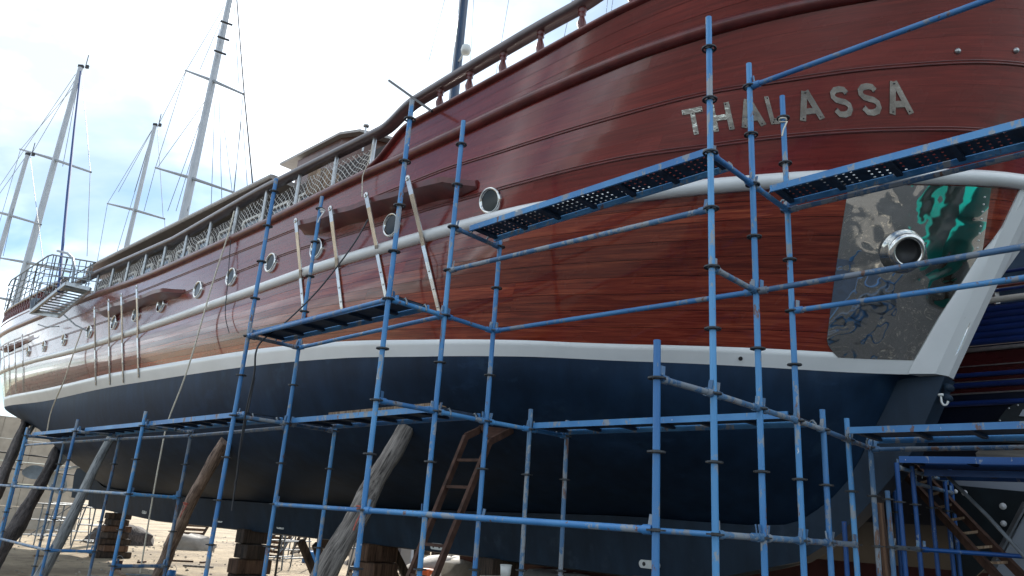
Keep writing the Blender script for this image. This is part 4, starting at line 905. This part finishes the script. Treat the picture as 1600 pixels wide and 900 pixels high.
# ------------------------------------------------------------------ hull ladder
ld = thing('hull_ladder', 'rusty brown ladder with bent top leaning on the navy bottom', 'ladder', pxz(655, 960, 0))
def lrail(top, bot, hook):
    T, B = pxp(*top), pxp(*bot); d = B - T; E = T + d * ((GZ - T[2]) / d[2]); MB().beam(T, E, 0.045, 0.085).build('rail', 'rust', ld); MB().beam(T, pxp(*hook), 0.045, 0.085).build('top_arm', 'rust', ld); return T, E
T0, E0 = lrail((728, 682, 6.7), (657, 858, 6.0), (770, 662, 7.3)); T1, E1 = lrail((765, 690, 6.7), (697, 858, 6.0), (800, 672, 7.3))
L_ = np.linalg.norm(T0 - E0)
for k in range(10):
    z = T0[2] - 0.32 - 0.34 * k
    if z < GZ + 0.1: break
    s0 = (T0[2] - z) / (T0[2] - E0[2]); s1 = (T1[2] - z) / (T1[2] - E1[2]); MB().beam(T0 + (E0 - T0) * s0, T1 + (E1 - T1) * s1, 0.05, 0.035).build('rung', 'rust', ld)
b = MB(); b.prism([pxp(748, 668, 7.0), pxp(800, 674, 7.3), pxp(768, 690, 6.9)], (0, 0, 0.03)); b.build('top_pad', 'rust', ld)
# ladder beyond the stem
ld = thing('steel_ladder', 'long brown steel ladder sloping down right behind the dark blue scaffold', 'ladder', W(2, 11.5, 0))
r0 = [pxp(1404, 730, 11.9), pxp(1562, 905, 10.4)]; r1 = [pxp(1424, 722, 11.9), pxp(1602, 905, 10.4)]
for r in (r0, r1): MB().beam(r[0], r[1] + (r[1] - r[0]) * 0.35, 0.05, 0.10).build('rail', 'rust', ld)
for k in range(9): s = 0.08 + k * 0.115; MB().beam(r0[0] + (r0[1] - r0[0]) * s, r1[0] + (r1[1] - r1[0]) * s, 0.06, 0.03).build('rung', 'board_wood', ld)
tag(MB().tube([pxp(1478, 742, 10.6), pxp(1545, 808, 10.3), pxp(1610, 880, 10.0)], 0.022, 8).build('steel_pole', 'wire'), 'thin grey pole slanting down at lower right corner', 'pole')

# ------------------------------------------------------------------ ropes and cables
def rope(name, label, pts, r, mat):
    P = [np.array(q) for q in pts]; out = []
    for i in range(len(P) - 1):
        p0, p1, p2, p3 = P[max(i - 1, 0)], P[i], P[i + 1], P[min(i + 2, len(P) - 1)]
        for k in range(8):
            u = k / 8; out.append(0.5 * ((2 * p1) + (-p0 + p2) * u + (2*p0 - 5*p1 + 4*p2 - p3) * u*u + (-p0 + 3*p1 - 3*p2 + p3) * u**3))
    out.append(P[-1]); return tag(MB().tube(out, r, 6).build(name, mat), label, 'rope')
rope('rope', 'long cream rope hanging from the handrail down to the sand', [pxp(366, 330, 5.93), pxp(356, 368, 5.88), pxp(330, 450, 5.85), pxp(303, 545, 5.8), pxp(285, 600, 5.8), pxp(262, 660, 5.8), pxp(250, 715, 5.85), pxp(240, 770, 5.9), pxp(228, 840, 6.0), pxp(219, 895, 6.1)], 0.016, 'rope_cream')
rope('rope', 'thin pale line hanging near the stern past the rub rail', [pxp(128, 515, 5.95), pxp(112, 560, 5.95), pxp(100, 595, 6.0), pxp(88, 622, 6.1), pxp(78, 650, 6.2), pxp(72, 685, 6.3)], 0.018, 'rope_cream')
rope('electric_cable', 'black cable sagging from the channel board across the scaffold board', [pxp(575, 343, 5.45), pxp(550, 385, 5.2), pxp(500, 450, 4.95), pxp(450, 500, 4.6), pxp(412, 530, 4.3), pxp(400, 550, 4.2), pxp(397, 585, 4.25), pxp(385, 640, 4.3), pxp(375, 700, 4.35), pxp(370, 745, 4.4), pxp(367, 756, 4.4)], 0.011, 'cable_black')
rope('electric_cable', 'grey cable dangling beside the tall left standard', [pxp(398, 590, 4.5), pxp(388, 640, 4.5), pxp(378, 690, 4.5), pxp(372, 730, 4.5), pxp(362, 798, 4.5)], 0.010, 'cable_black')
rope('electric_cable', 'thin dark cable hanging over the topsides beside the cream rope', [pxp(362, 345, 5.95), pxp(360, 380, 5.93), pxp(356, 440, 5.9), pxp(352, 490, 5.9), pxp(358, 520, 5.92)], 0.008, 'cable_black')
rope('rope', 'thin pale string hanging from the deck edge above the chain plates', [pxp(583, 225, 5.9), pxp(575, 255, 5.88), pxp(567, 275, 5.87), pxp(566, 300, 5.86), pxp(566, 308, 5.86)], 0.008, 'rope_cream')

# ------------------------------------------------------------------ masts of the yachts behind
def yacht_mast(label, top, base, p, rtop, rbase, spreaders, wires, fit=True, mat='aluminium'):
    T = pxp(*top, p); a, pp, zt = apz(T); root = thing('yacht_mast', label, 'mast', W(a, p, 0), 'masts of yachts standing beyond the ship')
    MB().tube([W(a, p, GZ), W(a, p, zt * 0.5), W(a, p, zt)], [rbase * 0.74, (rtop + rbase) * 0.38, rtop * 0.80], 16).build('pole', mat, root)
    if fit:
        b = MB(); b.box(T + np.array([0, 0, 0.1]), (1, 0, 0), (0, 1, 0), (0, 0, 1), rtop * 1.7, rtop * 1.0, 0.16); b.tube([T + np.array([rtop * 1.6, 0, 0]), T + np.array([rtop * 1.6, 0, 0.9])], 0.025, 5); b.box(T + np.array([rtop * 2.2, 0, 0.1]), (1, 0, 0), (0, 1, 0), (0, 0, 1), 0.16, 0.12, 0.2); b.build('masthead', 'black_metal', root)
    for (l, r) in spreaders:
        L, R_ = pxp(*l, p - 0.0), pxp(*r, p - 0.0); MB().tube([L, (L + R_) / 2 + np.array([0, 0, 0.05]), R_], [0.05, 0.085, 0.05], 8).build('spreader', 'wire', root)
    for (q0, q1) in wires: MB().tube([pxp(*q0, p + .05), pxp(*q1, p + .05)], 0.016, 5, cap=False).build('stay', 'wire', root)
    return root
yacht_mast('grey mast topped at left edge, shortest and leftmost of the masts', (43, 243), None, 8.5, 0.15, 0.25, [((-30, 325), (64, 351))], [((40, 245), (-20, 330)), ((38, 250), (5, 400)), ((47, 245), (70, 430))])
m1 = yacht_mast('tall grey mast with a blue halyard, second from the left', (126, 106), None, 9.0, 0.17, 0.34, [((31, 233), (142, 269)), ((0, 403), (110, 425)), ((-20, 462), (60, 480))],
  [((118, 116), (0, 290)), ((121, 118), (50, 240)), ((120, 130), (32, 234)), ((128, 115), (141, 268)), ((141, 269), (136, 400)), ((32, 234), (-10, 380)), ((110, 150), (75, 300)), ((122, 130), (98, 260))])
yacht_mast('short grey mast between the two tall ones, without crosses near its top', (242, 197), None, 14, 0.14, 0.27, [((168, 318), (257, 342))], [((240, 199), (168, 318)), ((237, 205), (185, 300)), ((238, 207), (210, 300)), ((246, 199), (255, 340)), ((168, 318), (150, 420)), ((257, 342), (262, 420)), ((236, 215), (175, 420))])
m3 = yacht_mast('tallest pale mast with two crosses, right of the others', (372, -60), None, 13, 0.19, 0.36, [((290, 110), (380, 147)), ((243, 262), (366, 301))],
  [((350, 10), (291, 110)), ((291, 110), (246, 198)), ((346, 30), (312, 110)), ((343, 45), (330, 120)), ((380, 147), (366, 300)), ((291, 110), (243, 262)), ((243, 262), (225, 330)), ((326, 150), (246, 262)), ((331, 140), (262, 330)), ((325, 160), (275, 330)), ((318, 180), (293, 330)), ((336, 150), (330, 320)), ((342, 140), (347, 330)), ((349, 190), (363, 300)), ((377, 190), (365, 300)), ((380, 200), (387, 300)), ((366, 10), (373, 130))], fit=False)
for k, (x, y) in enumerate(((354, 36), (349, 60), (344, 82))):
    P = pxp(x, y, 12.9); MB().tube([P + np.array([-0.32, 0, 0.1]), P + np.array([0.32, 0, -0.1])], 0.06, 8).build('mast_step', 'black_metal', m3)
tag(MB().tube([pxp(367, -40, 12.6), pxp(382, 150, 12), pxp(396, 300, 11.4)], 0.030, 6).build('halyard', 'cable_black'), 'dark backstay line right of the tallest mast', 'stay')
tag(MB().tube([pxp(126, 112, 8.9), pxp(116, 200, 7.8), pxp(106, 300, 6.7), pxp(98, 385, 5.8), pxp(92, 455, 5.25)], [0.055, 0.055, 0.05, 0.045, 0.04], 8, jag=0.2).build('halyard', 'rope_blue'), 'thick blue halyard running from masthead down to the boarding platform', 'rope')

# ------------------------------------------------------------------ neighbouring ship beyond the bow
nb_ = thing('neighbour_ship', 'dark red and blue hull of the next ship, seen behind the stem', 'ship', W(4, 15, 0))
def nst(z0, z1, p0, p1, mat, nm, a0=-8.0, a1=16.0, thick=0.05):
    b = MB(); A = np.linspace(a0, a1, 14)
    b.grid([[W(a, p0, z0) for a in A], [W(a, p1, z1) for a in A]], True); b.grid([[W(a, p1, z1) for a in A], [W(a, p1 + thick, z1) for a in A]], False); b.grid([[W(a, p0 + thick, z0) for a in A], [W(a, p0, z0) for a in A]], False)
    return b.build(nm, mat, nb_)
def nround(z, r, mat, nm, p=13.0): return MB().tube([W(-8, p, z), W(4, p, z), W(16, p, z)], r, 10).build(nm, mat, nb_)
nst(4.36, 4.57, 13.0, 13.0, 'neighbour_red', 'topside_plank'); nst(4.20, 4.345, 13.0, 13.0, 'neighbour_red', 'topside_plank'); nst(3.94, 4.185, 13.0, 13.0, 'neighbour_red', 'topside_plank')
for z, r in ((4.60, 0.035), (4.35, 0.010), (4.11, 0.008), (3.93, 0.014)): nround(z, r, 'steel', 'moulding', 12.98)
for z, r in ((4.215, 0.038), (4.06, 0.045), (3.78, 0.045)): nround(z, r, 'neighbour_blue', 'rubbing_strake', 12.99)
nst(3.25, 3.92, 13.15, 13.0, 'neighbour_navy', 'underwater_side'); nst(2.0, 3.25, 13.9, 13.15, 'neighbour_navy', 'underwater_side'); nst(1.32, 2.0, 14.6, 13.9, 'neighbour_navy', 'bilge'); nst(0.3, 1.32, 14.75, 14.6, 'bottom_red', 'keel')
for k in range(6): nround(4.72 + 0.10 * k, 0.06, 'neighbour_blue', 'bulwark_slat', 13.02)
nst(4.6, 5.32, 13.1, 13.1, 'neighbour_blue', 'bulwark'); nround(5.36, 0.05, 'cream_paint', 'cap_rail', 13.0); nround(5.56, 0.025, 'trim_wood', 'handrail', 13.0)
nst(5.4, 7.2, 13.9, 13.9, 'window_glass', 'cabin_window'); 
for k in range(10): b = MB(); b.beam(W(-4 + k * 1.1, 13.85, 5.3), W(-4 + k * 1.1, 13.85, 7.2), 0.07, 0.05); b.build('cabin_post', 'cream_paint', nb_)
for z in (5.75, 6.05): nround(z, 0.03, 'neighbour_blue', 'cabin_trim', 13.82)
nst(7.2, 7.5, 13.6, 13.5, 'cream_paint', 'cabin_roof', thick=3.0)
b = MB(); Pq = [pxp(1548, 690, 12.88), pxp(1560, 655, 12.88), pxp(1575, 636, 12.88), pxp(1590, 630, 12.88), pxp(1660, 628, 12.88), pxp(1660, 695, 12.88)]; b.prism(Pq, np.append(PX, 0) * 0.05); pk_ = b.build('anchor_pocket', 'scuffed_dark', nb_)
for (x, y) in ((1562, 657), (1576, 638), (1590, 633), (1570, 684), (1555, 680)): MB().lathe(pxp(x, y, 12.87), np.append(-PX, 0), [(0.014, 0), (0.001, 0.008)], 8).build('bolt', 'steel', pk_)
MB().prism([pxp(1592, 650, 12.84), pxp(1598, 640, 12.84), pxp(1615, 634, 12.84), pxp(1615, 652, 12.84)], np.append(PX, 0) * 0.03).build('anchor_fluke', 'hull_grey', pk_)
# hull of a small grey boat with scuffed dark antifouling, low at the right edge
gbt = thing('small_boat', 'pale grey boat hull with scuffed dark patch, low at the right edge', 'boat', pxz(1600, 1050, 0))
MB().prism([pxp(1482, 757, 12.2), pxp(1600, 768, 11.9), pxp(1680, 776, 11.7), pxp(1610, 790, 11.9), pxp(1556, 872, 12.1), pxp(1520, 905, 12.2), pxp(1490, 900, 12.3)], np.append(PX, 0) * 0.08).build('dark_bottom', 'scuffed_dark', gbt)
MB().prism([pxp(1478, 745, 12.25), pxp(1700, 752, 11.75), pxp(1700, 777, 11.75), pxp(1600, 768, 11.95), pxp(1478, 757, 12.25)], np.append(PX, 0) * 0.1).build('grey_sheer', 'hull_grey', gbt)
MB().prism([pxp(1608, 790, 11.95), pxp(1700, 780, 11.7), pxp(1700, 1000, 11.6), pxp(1500, 1000, 12.1), pxp(1556, 872, 12.15)], np.append(PX, 0) * 0.06).build('grey_bottom', 'hull_grey', gbt)
MB().beam(pxp(1602, 786, 11.82), pxp(1553, 878, 12.0), 0.05, 0.05).build('chine', 'steel', gbt)
for (x, y, r) in ((1567, 791, 0.045), (1568, 818, 0.04), (1507, 770, 0.04), (1493, 768, 0.03)):
    b = MB(); P = pxp(x, y, 11.94); b.lathe(P, np.append(-PX, 0), [(r, 0), (r * 0.7, 0.02), (0.001, 0.03)], 9).build('paint_patch', 'canvas_white', gbt)
b = MB(); b.prism([pxp(1524, 708, 12.0), pxp(1530, 703, 12.0), pxp(1700, 700, 11.6), pxp(1700, 720, 11.6), pxp(1528, 721, 12.0)], np.append(PX, 0) * 0.5); tag(b.build('steel_plate', 'plate_beige'), 'dull beige plate lying under the neighbouring hull at right edge', 'plate')
b = MB(); b.beam(pxp(1375, 786, 9.4), pxp(1392, 960, 9.4), 0.09, 0.05); tag(b.build('timber_batten', 'block_brown'), 'red brown rough batten standing among the posts beyond the stem', 'timber')

# ------------------------------------------------------------------ keel blocks: every timber its own thing
def crib(x, y, a_c, label, rows=5, w=1.0, h=0.2, zt=0.98, mats=('block_wood',), across=True):
    n = 0
    for k in range(rows):
        z = zt - (k + 0.5) * ((zt - GZ) / rows); hh = (zt - GZ) / rows * 0.95; ww = w * (0.85 + 0.07 * k)
        b = MB(); off = random.uniform(-0.06, 0.06)
        if k % 2 == 0:
            b.box(W(a_c + off, 10.0, z), np.append(PX, 0), np.append(AX, 0), (0, 0, 1), ww * 1.1, 0.42 + 0.05 * k, hh)
        else:
            b.box(W(a_c + off, 10.0, z), np.append(PX, 0), np.append(AX, 0), (0, 0, 1), ww * 0.8, 0.60 + 0.05 * k, hh)
        o = b.build('keel_block', random.choice(mats)); bm_ = o.modifiers.new('b', 'BEVEL'); bm_.width = 0.018; bm_.segments = 1
        pos = 'topmost' if k == 0 else ('bottom' if k == rows - 1 else ['second', 'third', 'fourth', 'fifth', 'sixth'][k - 1] + ' from top')
        tag(o, '%s timber block of the crib %s' % (pos, label), 'timber block', 'timber blocks cribbed under the keel')
for a_c, lab, rows in ((28.2, 'nearest the stern under the keel', 7), (18.7, 'left of the grey prop under keel', 4), (13.4, 'behind the thick grey prop', 4), (9.8, 'behind the rusty ladder', 4), (6.6, 'under the forefoot below the bow', 4)):
    crib(0, 0, a_c, lab, rows, 0.8 if rows > 4 else 0.85, mats=('block_wood', 'block_wood', 'block_brown'))
b = MB()
for k, (x, y) in enumerate(((470, 845), (494, 850), (600, 860), (616, 862))):
    P = pxp(x, y, 10.9); q = W(apz(P)[0] + random.uniform(-.5, .5), 11.7, GZ); o = MB().beam(P, q, 0.16, 0.16).build('shore_timber', 'block_wood')
    tag(o, ['dark slanting shore left of the grey prop under the keel', 'second dark shore beside grey prop, leaning the other way', 'dark shore right of the grey prop under keel', 'dark shore just left of the rusty ladder under keel'][k], 'shore', 'dark shores beyond the keel')
# white bucket on a block, by the ladder
P = pxp(790, 893, 7.2)
hb_ = P[2] - 0.07 - GZ
tag(MB().box(P + np.array([0, 0, -0.07 - hb_ / 2]), np.append(AX, 0), np.append(PX, 0), (0, 0, 1), 0.5, 0.4, hb_).build('stone_block', 'concrete'), 'rough grey stone block under the white bucket', 'block')
bk = thing('bucket', 'small white plastic bucket right of the rusty ladder', 'bucket', P + np.array([0, 0, -0.07]))
MB().lathe(P + np.array([0, 0, -0.07]), (0, 0, 1), [(0.001, 0), (0.06, 0), (0.072, 0.15), (0.066, 0.15), (0.055, 0.01), (0.001, 0.01)], 20).build('body', 'plastic_white', bk); MB().lathe(P + np.array([0, 0, 0.07]), (0, 0, 1), [(0.073, 0), (0.078, 0.005), (0.073, 0.012)], 20).build('rim', 'plastic_white', bk)

# ------------------------------------------------------------------ yard beyond the keel
wl = thing('yard_wall', 'beige concrete panel wall behind the stern at left', 'wall', W(52, 12, 0))
for i in range(12):
    for j in range(5):
        q0 = W(46.0, 1.0 + i * 1.5, 0); b = MB(); c = W(46.0 + random.uniform(-.012, .012), -3.0 + i * 1.5, 0.55 + j * 1.1)
        b.box(c, np.append(PX, 0), np.append(AX, 0), (0, 0, 1), 1.485, 0.15, 1.085); b.build('panel', 'concrete', wl)
for j, z in enumerate((1.9, 2.6, 3.3)):
    tag(MB().tube([W(42.5, 0, z), W(42.5, 18, z - 0.35)], 0.035, 6).build('steel_pipe', 'black_metal'), ['lowest', 'middle', 'highest'][j] + ' of three dark pipes strung in front of the beige wall', 'pipe', 'pipes in front of the wall')
# tubular trestles
def trestle(c, label, w=1.6, h=1.5, d=0.8, mat='wire'):
    t_ = thing('steel_trestle', label, 'trestle', c, 'steel trestles standing in the yard'); c = np.array(c); x = np.append(AX, 0) * 0.4 + np.append(PX, 0) * 0.9; x /= np.linalg.norm(x); y = np.cross((0, 0, 1), x)
    for i in (-1, 1):
        for j in (-1, 1): MB().tube([c + x * i * w / 2 + y * j * d / 2, c + x * i * w * 0.42 + y * j * d * 0.3 + np.array([0, 0, h])], 0.028, 6).build('leg', mat, t_)
    for z in (0.35, 0.9, h):
        for j in (-1, 1): MB().tube([c + x * -w / 2 + y * j * d * 0.4 + np.array([0, 0, z]), c + x * w / 2 + y * j * d * 0.4 + np.array([0, 0, z])], 0.024, 6).build('rail', mat, t_)
    MB().tube([c - x * w / 2 + np.array([0, 0, 0.3]), c + x * w / 2 + np.array([0, 0, h])], 0.02, 6).build('brace', mat, t_)
for k, (a, p, lab) in enumerate(((31, 10.5, 'grey trestle just left of the stern crib'), (34, 9.6, 'grey trestle behind the dark cracked prop'), (38, 11.5, 'grey trestle near the beige wall'), (24.5, 14.5, 'grey trestle seen under the keel by the cream rope'), (29, 17, 'grey trestle far behind the keel'), (21, 15.5, 'grey trestle behind the brown prop'))):
    trestle(W(a, p, 0), lab)
for k, (a, p) in enumerate(((22.5, 12.2), (20.8, 12.0), (19.3, 12.4), (18.4, 12.2), (16.4, 12.3), (15.2, 12.5))):
    tag(MB().tube([W(a, p, 0), W(a + 0.05, p, 2.2)], 0.035, 8).build('steel_prop', 'black_metal'), 'thin dark steel prop beyond the keel, ' + ['first', 'second', 'third', 'fourth', 'fifth', 'sixth'][k] + ' counted from the stern', 'prop', 'thin dark props on the far side')
# pipe bundle, boards, drums and heaps
for k in range(14):
    c = pxz(250 + random.uniform(-30, 40), 884 + random.uniform(-6, 6), 0.05); d = np.append(PX, 0) * 0.8 - np.append(AX, 0) * 0.5 + rng.normal(0, 0.06, 3) * np.array([1, 1, 0])
    tag(MB().tube([c - d * 1.3 + np.array([0, 0, 0.03 * (k % 4)]), c + d * 1.3 + np.array([0, 0, 0.03 * (k % 4)])], 0.026, 7).build('scaffold_pipe', 'galvanised' if k % 3 else 'tube_worn'), 'loose scaffold pipe in the heap lying beside the brown prop', 'pipe', 'heap of loose pipes')
def heap(c, w, h, mat, name, label, cat, seed):
    r = random.Random(seed); b = MB(); n = 12; rw = []
    for i in range(7):
        s = i / 6; rr = w * math.cos(s * math.pi / 2) ** 0.7; rw.append([np.array(c) + np.array([math.cos(2*math.pi*j/n) * rr * (1 + r.uniform(-.15, .15)), math.sin(2*math.pi*j/n) * rr * 0.7 * (1 + r.uniform(-.15, .15)), h * math.sin(s * math.pi / 2) * (1 + r.uniform(-.1, .1))]) for j in range(n + 1)])
        rw[-1][-1] = rw[-1][0]
    b.grid(rw); return tag(b.build(name, mat), label, cat)
heap(W(25.5, 19.5, 0), 1.6, 0.9, 'log_dark', 'timber_heap', 'dark heap of timber beyond the keel beside the rope', 'heap', 1)
heap(W(27.0, 17.0, 0), 0.35, 0.45, 'plastic_blue', 'blue_bag', 'blue plastic bag on the sand beyond the keel', 'bag', 2)
heap(W(20.5, 18.5, 0), 1.5, 0.8, 'tarp_grey', 'tarpaulin', 'grey tarpaulin bundle beyond the keel left of the grey prop', 'tarpaulin', 3)
heap(W(15.6, 16.0, 0), 2.2, 1.15, 'tarp_grey', 'tarpaulin', 'wide pale grey tarpaulin seen under the keel right of the grey prop', 'tarpaulin', 4)
heap(W(12.0, 15.2, 0), 2.0, 1.05, 'canvas_white', 'tarpaulin', 'whitish tarpaulin seen under the keel behind the ladder', 'tarpaulin', 5)
heap(W(36, 13, 0), 1.4, 0.8, 'log_dark', 'timber_heap', 'dark rubbish heap before the beige wall', 'heap', 6)
heap(W(33.5, 15, 0), 1.1, 0.6, 'tarp_grey', 'rubbish_heap', 'grey rubbish heap between trestles behind the stern', 'heap', 8)
def carton(a, p, s, mat, label, cat='box', nm='storage_box', h=0.6):
    o = MB().box(W(a, p, h / 2), np.append(AX, 0), np.append(PX, 0.0), (0, 0, 1), s, s * 0.8, h).build(nm, mat); bm_ = o.modifiers.new('b', 'BEVEL'); bm_.width = 0.02; tag(o, label, cat)
carton(24.6, 17.6, 0.7, 'canvas_white', 'white storage box beyond keel near the black props', h=0.9)
carton(22.4, 18.2, 0.6, 'hull_grey', 'grey storage box on the sand beyond the keel', h=0.95)
carton(20.0, 17.0, 0.4, 'orange_paint', 'small orange box beyond the keel left of the grey prop', h=0.4)
carton(18.9, 16.4, 0.35, 'orange_paint', 'small orange box under keel beside the dark shores', h=0.45)
for k in range(5):
    a, p = 22 + k * 3.3, 24 + (k % 2) * 4; w = [5, 6, 5.5, 7, 6][k]; t_ = thing('yard_boat', ['white boat hull far behind the keel, nearest the ladder', 'dark boat hull far behind the keel, second from ladder', 'white boat hull far behind the keel in the middle', 'grey boat hull far behind the keel by the rope', 'white boat hull far behind the stern'][k], 'boat', W(a, p, 0), 'boats laid up far behind')
    b = MB(); rw = []
    for i in range(9):
        s = i / 8; hw = 1.2 * math.sin(math.pi * min(1, 0.18 + 0.82 * s) ** 0.8 * 0.5 + 0.2) * (1 if s < 0.95 else 0.8); A_ = a - w / 2 + w * s
        rw.append([W(A_, p, 0.5), W(A_, p - hw * 0.7, 0.9), W(A_, p - hw, 2.0), W(A_, p + hw, 2.0), W(A_, p + hw * 0.7, 0.9), W(A_, p, 0.5)])
    b.grid(rw); b.build('hull', ['canvas_white', 'neighbour_navy', 'canvas_white', 'hull_grey', 'canvas_white'][k], t_)
    for s in (0.25, 0.75):
        MB().box(W(a - w / 2 + w * s, p, 0.3), np.append(AX, 0), np.append(PX, 0), (0, 0, 1), 0.25, 1.2, 0.6).build('cradle', 'block_wood', t_)
# offcuts and tins on the sand
for k in range(16):
    c = W(random.uniform(14.5, 30), random.uniform(7.6, 13.5), 0.03); q = random.uniform(0, 3.1); d = np.array([math.cos(q), math.sin(q), 0]) * random.uniform(0.2, 0.8)
    tag(MB().beam(c - d, c + d, random.uniform(0.08, 0.16), 0.05).build('timber_offcut', random.choice(['board_wood', 'block_brown', 'log_grey'])), 'short timber offcut lying on the sand under the hull', 'offcut', 'timber offcuts on the sand')
for k, (a, p, m_, lab) in enumerate(((17.0, 8.2, 'plastic_white', 'white paint tin on the sand left of the grey prop'), (20.6, 8.9, 'plastic_blue', 'blue paint tin on the sand beside the brown prop'), (23.5, 8.6, 'rust', 'rusty tin on the sand near the cream rope'))):
    tn = thing('paint_tin', lab, 'tin', W(a, p, 0)); MB().lathe(W(a, p, 0), (0, 0, 1), [(0.001, 0), (0.11, 0), (0.11, 0.26), (0.10, 0.26), (0.10, 0.23), (0.001, 0.23)], 16).build('body', m_, tn)
    MB().tube([W(a, p, 0.25) + np.array([0.115 * math.cos(q), 0.02, 0.14 * math.sin(q)]) for q in np.linspace(0, math.pi, 10)], 0.006, 5).build('handle', 'steel', tn)
for k in range(6):
    a, p = 21 + k * 2.6, 15.0 + (k * 7 % 5) * 1.3; pa = thing('pallet', ('brown' if k % 2 else 'grey') + ' wooden pallet leaning beyond the keel, ' + ['first', 'second', 'third', 'fourth', 'fifth', 'sixth'][k] + ' counted from the ladder side', 'pallet', W(a, p, 0), 'pallets beyond the keel'); x_ = np.append(AX, 0) * math.cos(k) + np.append(PX, 0) * math.sin(k); up_ = np.array([0, 0, 1.0]) * 0.9 + np.append(PX, 0) * 0.4
    for j in range(6): MB().beam(W(a, p, 0.1) + up_ * 0.19 * j - x_ * 0.55, W(a, p, 0.1) + up_ * 0.19 * j + x_ * 0.55, 0.03, 0.11).build('slat', 'block_brown' if k % 2 else 'log_grey', pa)
    for j in (-0.5, 0.5): MB().beam(W(a, p, 0.04) + x_ * j, W(a, p, 0.1) + up_ * 1.0 + x_ * j, 0.08, 0.09).build('bearer', 'block_wood', pa)
# stones and grit
gs = MB()
for k in range(3000):
    a = random.uniform(12, 45) if k < 900 else random.uniform(-9, 4); p = random.uniform(3, 24) if k < 900 else random.uniform(1, 13); r = random.uniform(0.015, 0.06); c = W(a, p, r * 0.3)
    vs_ = [c + np.array([dx * r * random.uniform(.6, 1.3), dy * r * random.uniform(.6, 1.3), dz * r * random.uniform(.5, .9)]) for dx, dy, dz in ((1, 0, 0), (0, 1, 0), (-1, 0, 0), (0, -1, 0), (0, 0, 1), (0, 0, -1))]
    gs.add(vs_, [(0, 1, 4), (1, 2, 4), (2, 3, 4), (3, 0, 4), (1, 0, 5), (2, 1, 5), (3, 2, 5), (0, 3, 5)])
tag(gs.build('gravel', 'concrete'), 'loose stones and rubble scattered over the sand', 'gravel', kind='stuff')
# teal boat behind the photographer, mirrored in the anchor plate
tb = thing('teal_boat', 'teal painted boat hull standing behind the viewer to the right', 'boat', (15.5, 0.0, 0))
b = MB(); rw = []; ux = np.array([0.93, -0.36, 0]); uy = np.array([0.36, 0.93, 0])
for i in range(15):
    s_ = i / 14; c = np.array([15.5, 0.0, 0]) + ux * (s_ - 0.5) * 12.0; hw = 2.1 * math.sin(math.pi * (0.06 + 0.74 * s_)) ** 0.6; sh_ = 0.5 * (2 * s_ - 1) ** 2
    rw.append([c + uy * hw * 0.95 + np.array([0, 0, 3.3 + sh_]), c + uy * hw + np.array([0, 0, 2.0 + sh_]), c + uy * hw * 0.75 + np.array([0, 0, 1.0]), c + np.array([0, 0, 0.45]), c - uy * hw * 0.75 + np.array([0, 0, 1.0]), c - uy * hw + np.array([0, 0, 2.0 + sh_]), c - uy * hw * 0.95 + np.array([0, 0, 3.3 + sh_])])
b.grid(rw); b.grid([[r[0] for r in rw], [r[-1] for r in rw]], False); b.build('hull', 'teal_paint', tb)
for s_ in (0.2, 0.5, 0.8):
    c = np.array([15.5, 0.0, 0]) + ux * (s_ - 0.5) * 12.0; MB().box(c + np.array([0, 0, 0.24]), ux, uy, (0, 0, 1), 0.3, 1.6, 0.48).build('cradle', 'block_wood', tb)

for o in bpy.data.objects:
    if o.parent is None and o.name.split('.')[0] in ('yard_wall', 'steel_trestle', 'steel_prop', 'scaffold_pipe', 'timber_heap', 'blue_bag', 'tarpaulin', 'rubbish_heap', 'storage_box', 'yard_boat', 'gravel', 'teal_boat', 'timber_offcut', 'paint_tin', 'pallet'):
        o.location.z += GZ
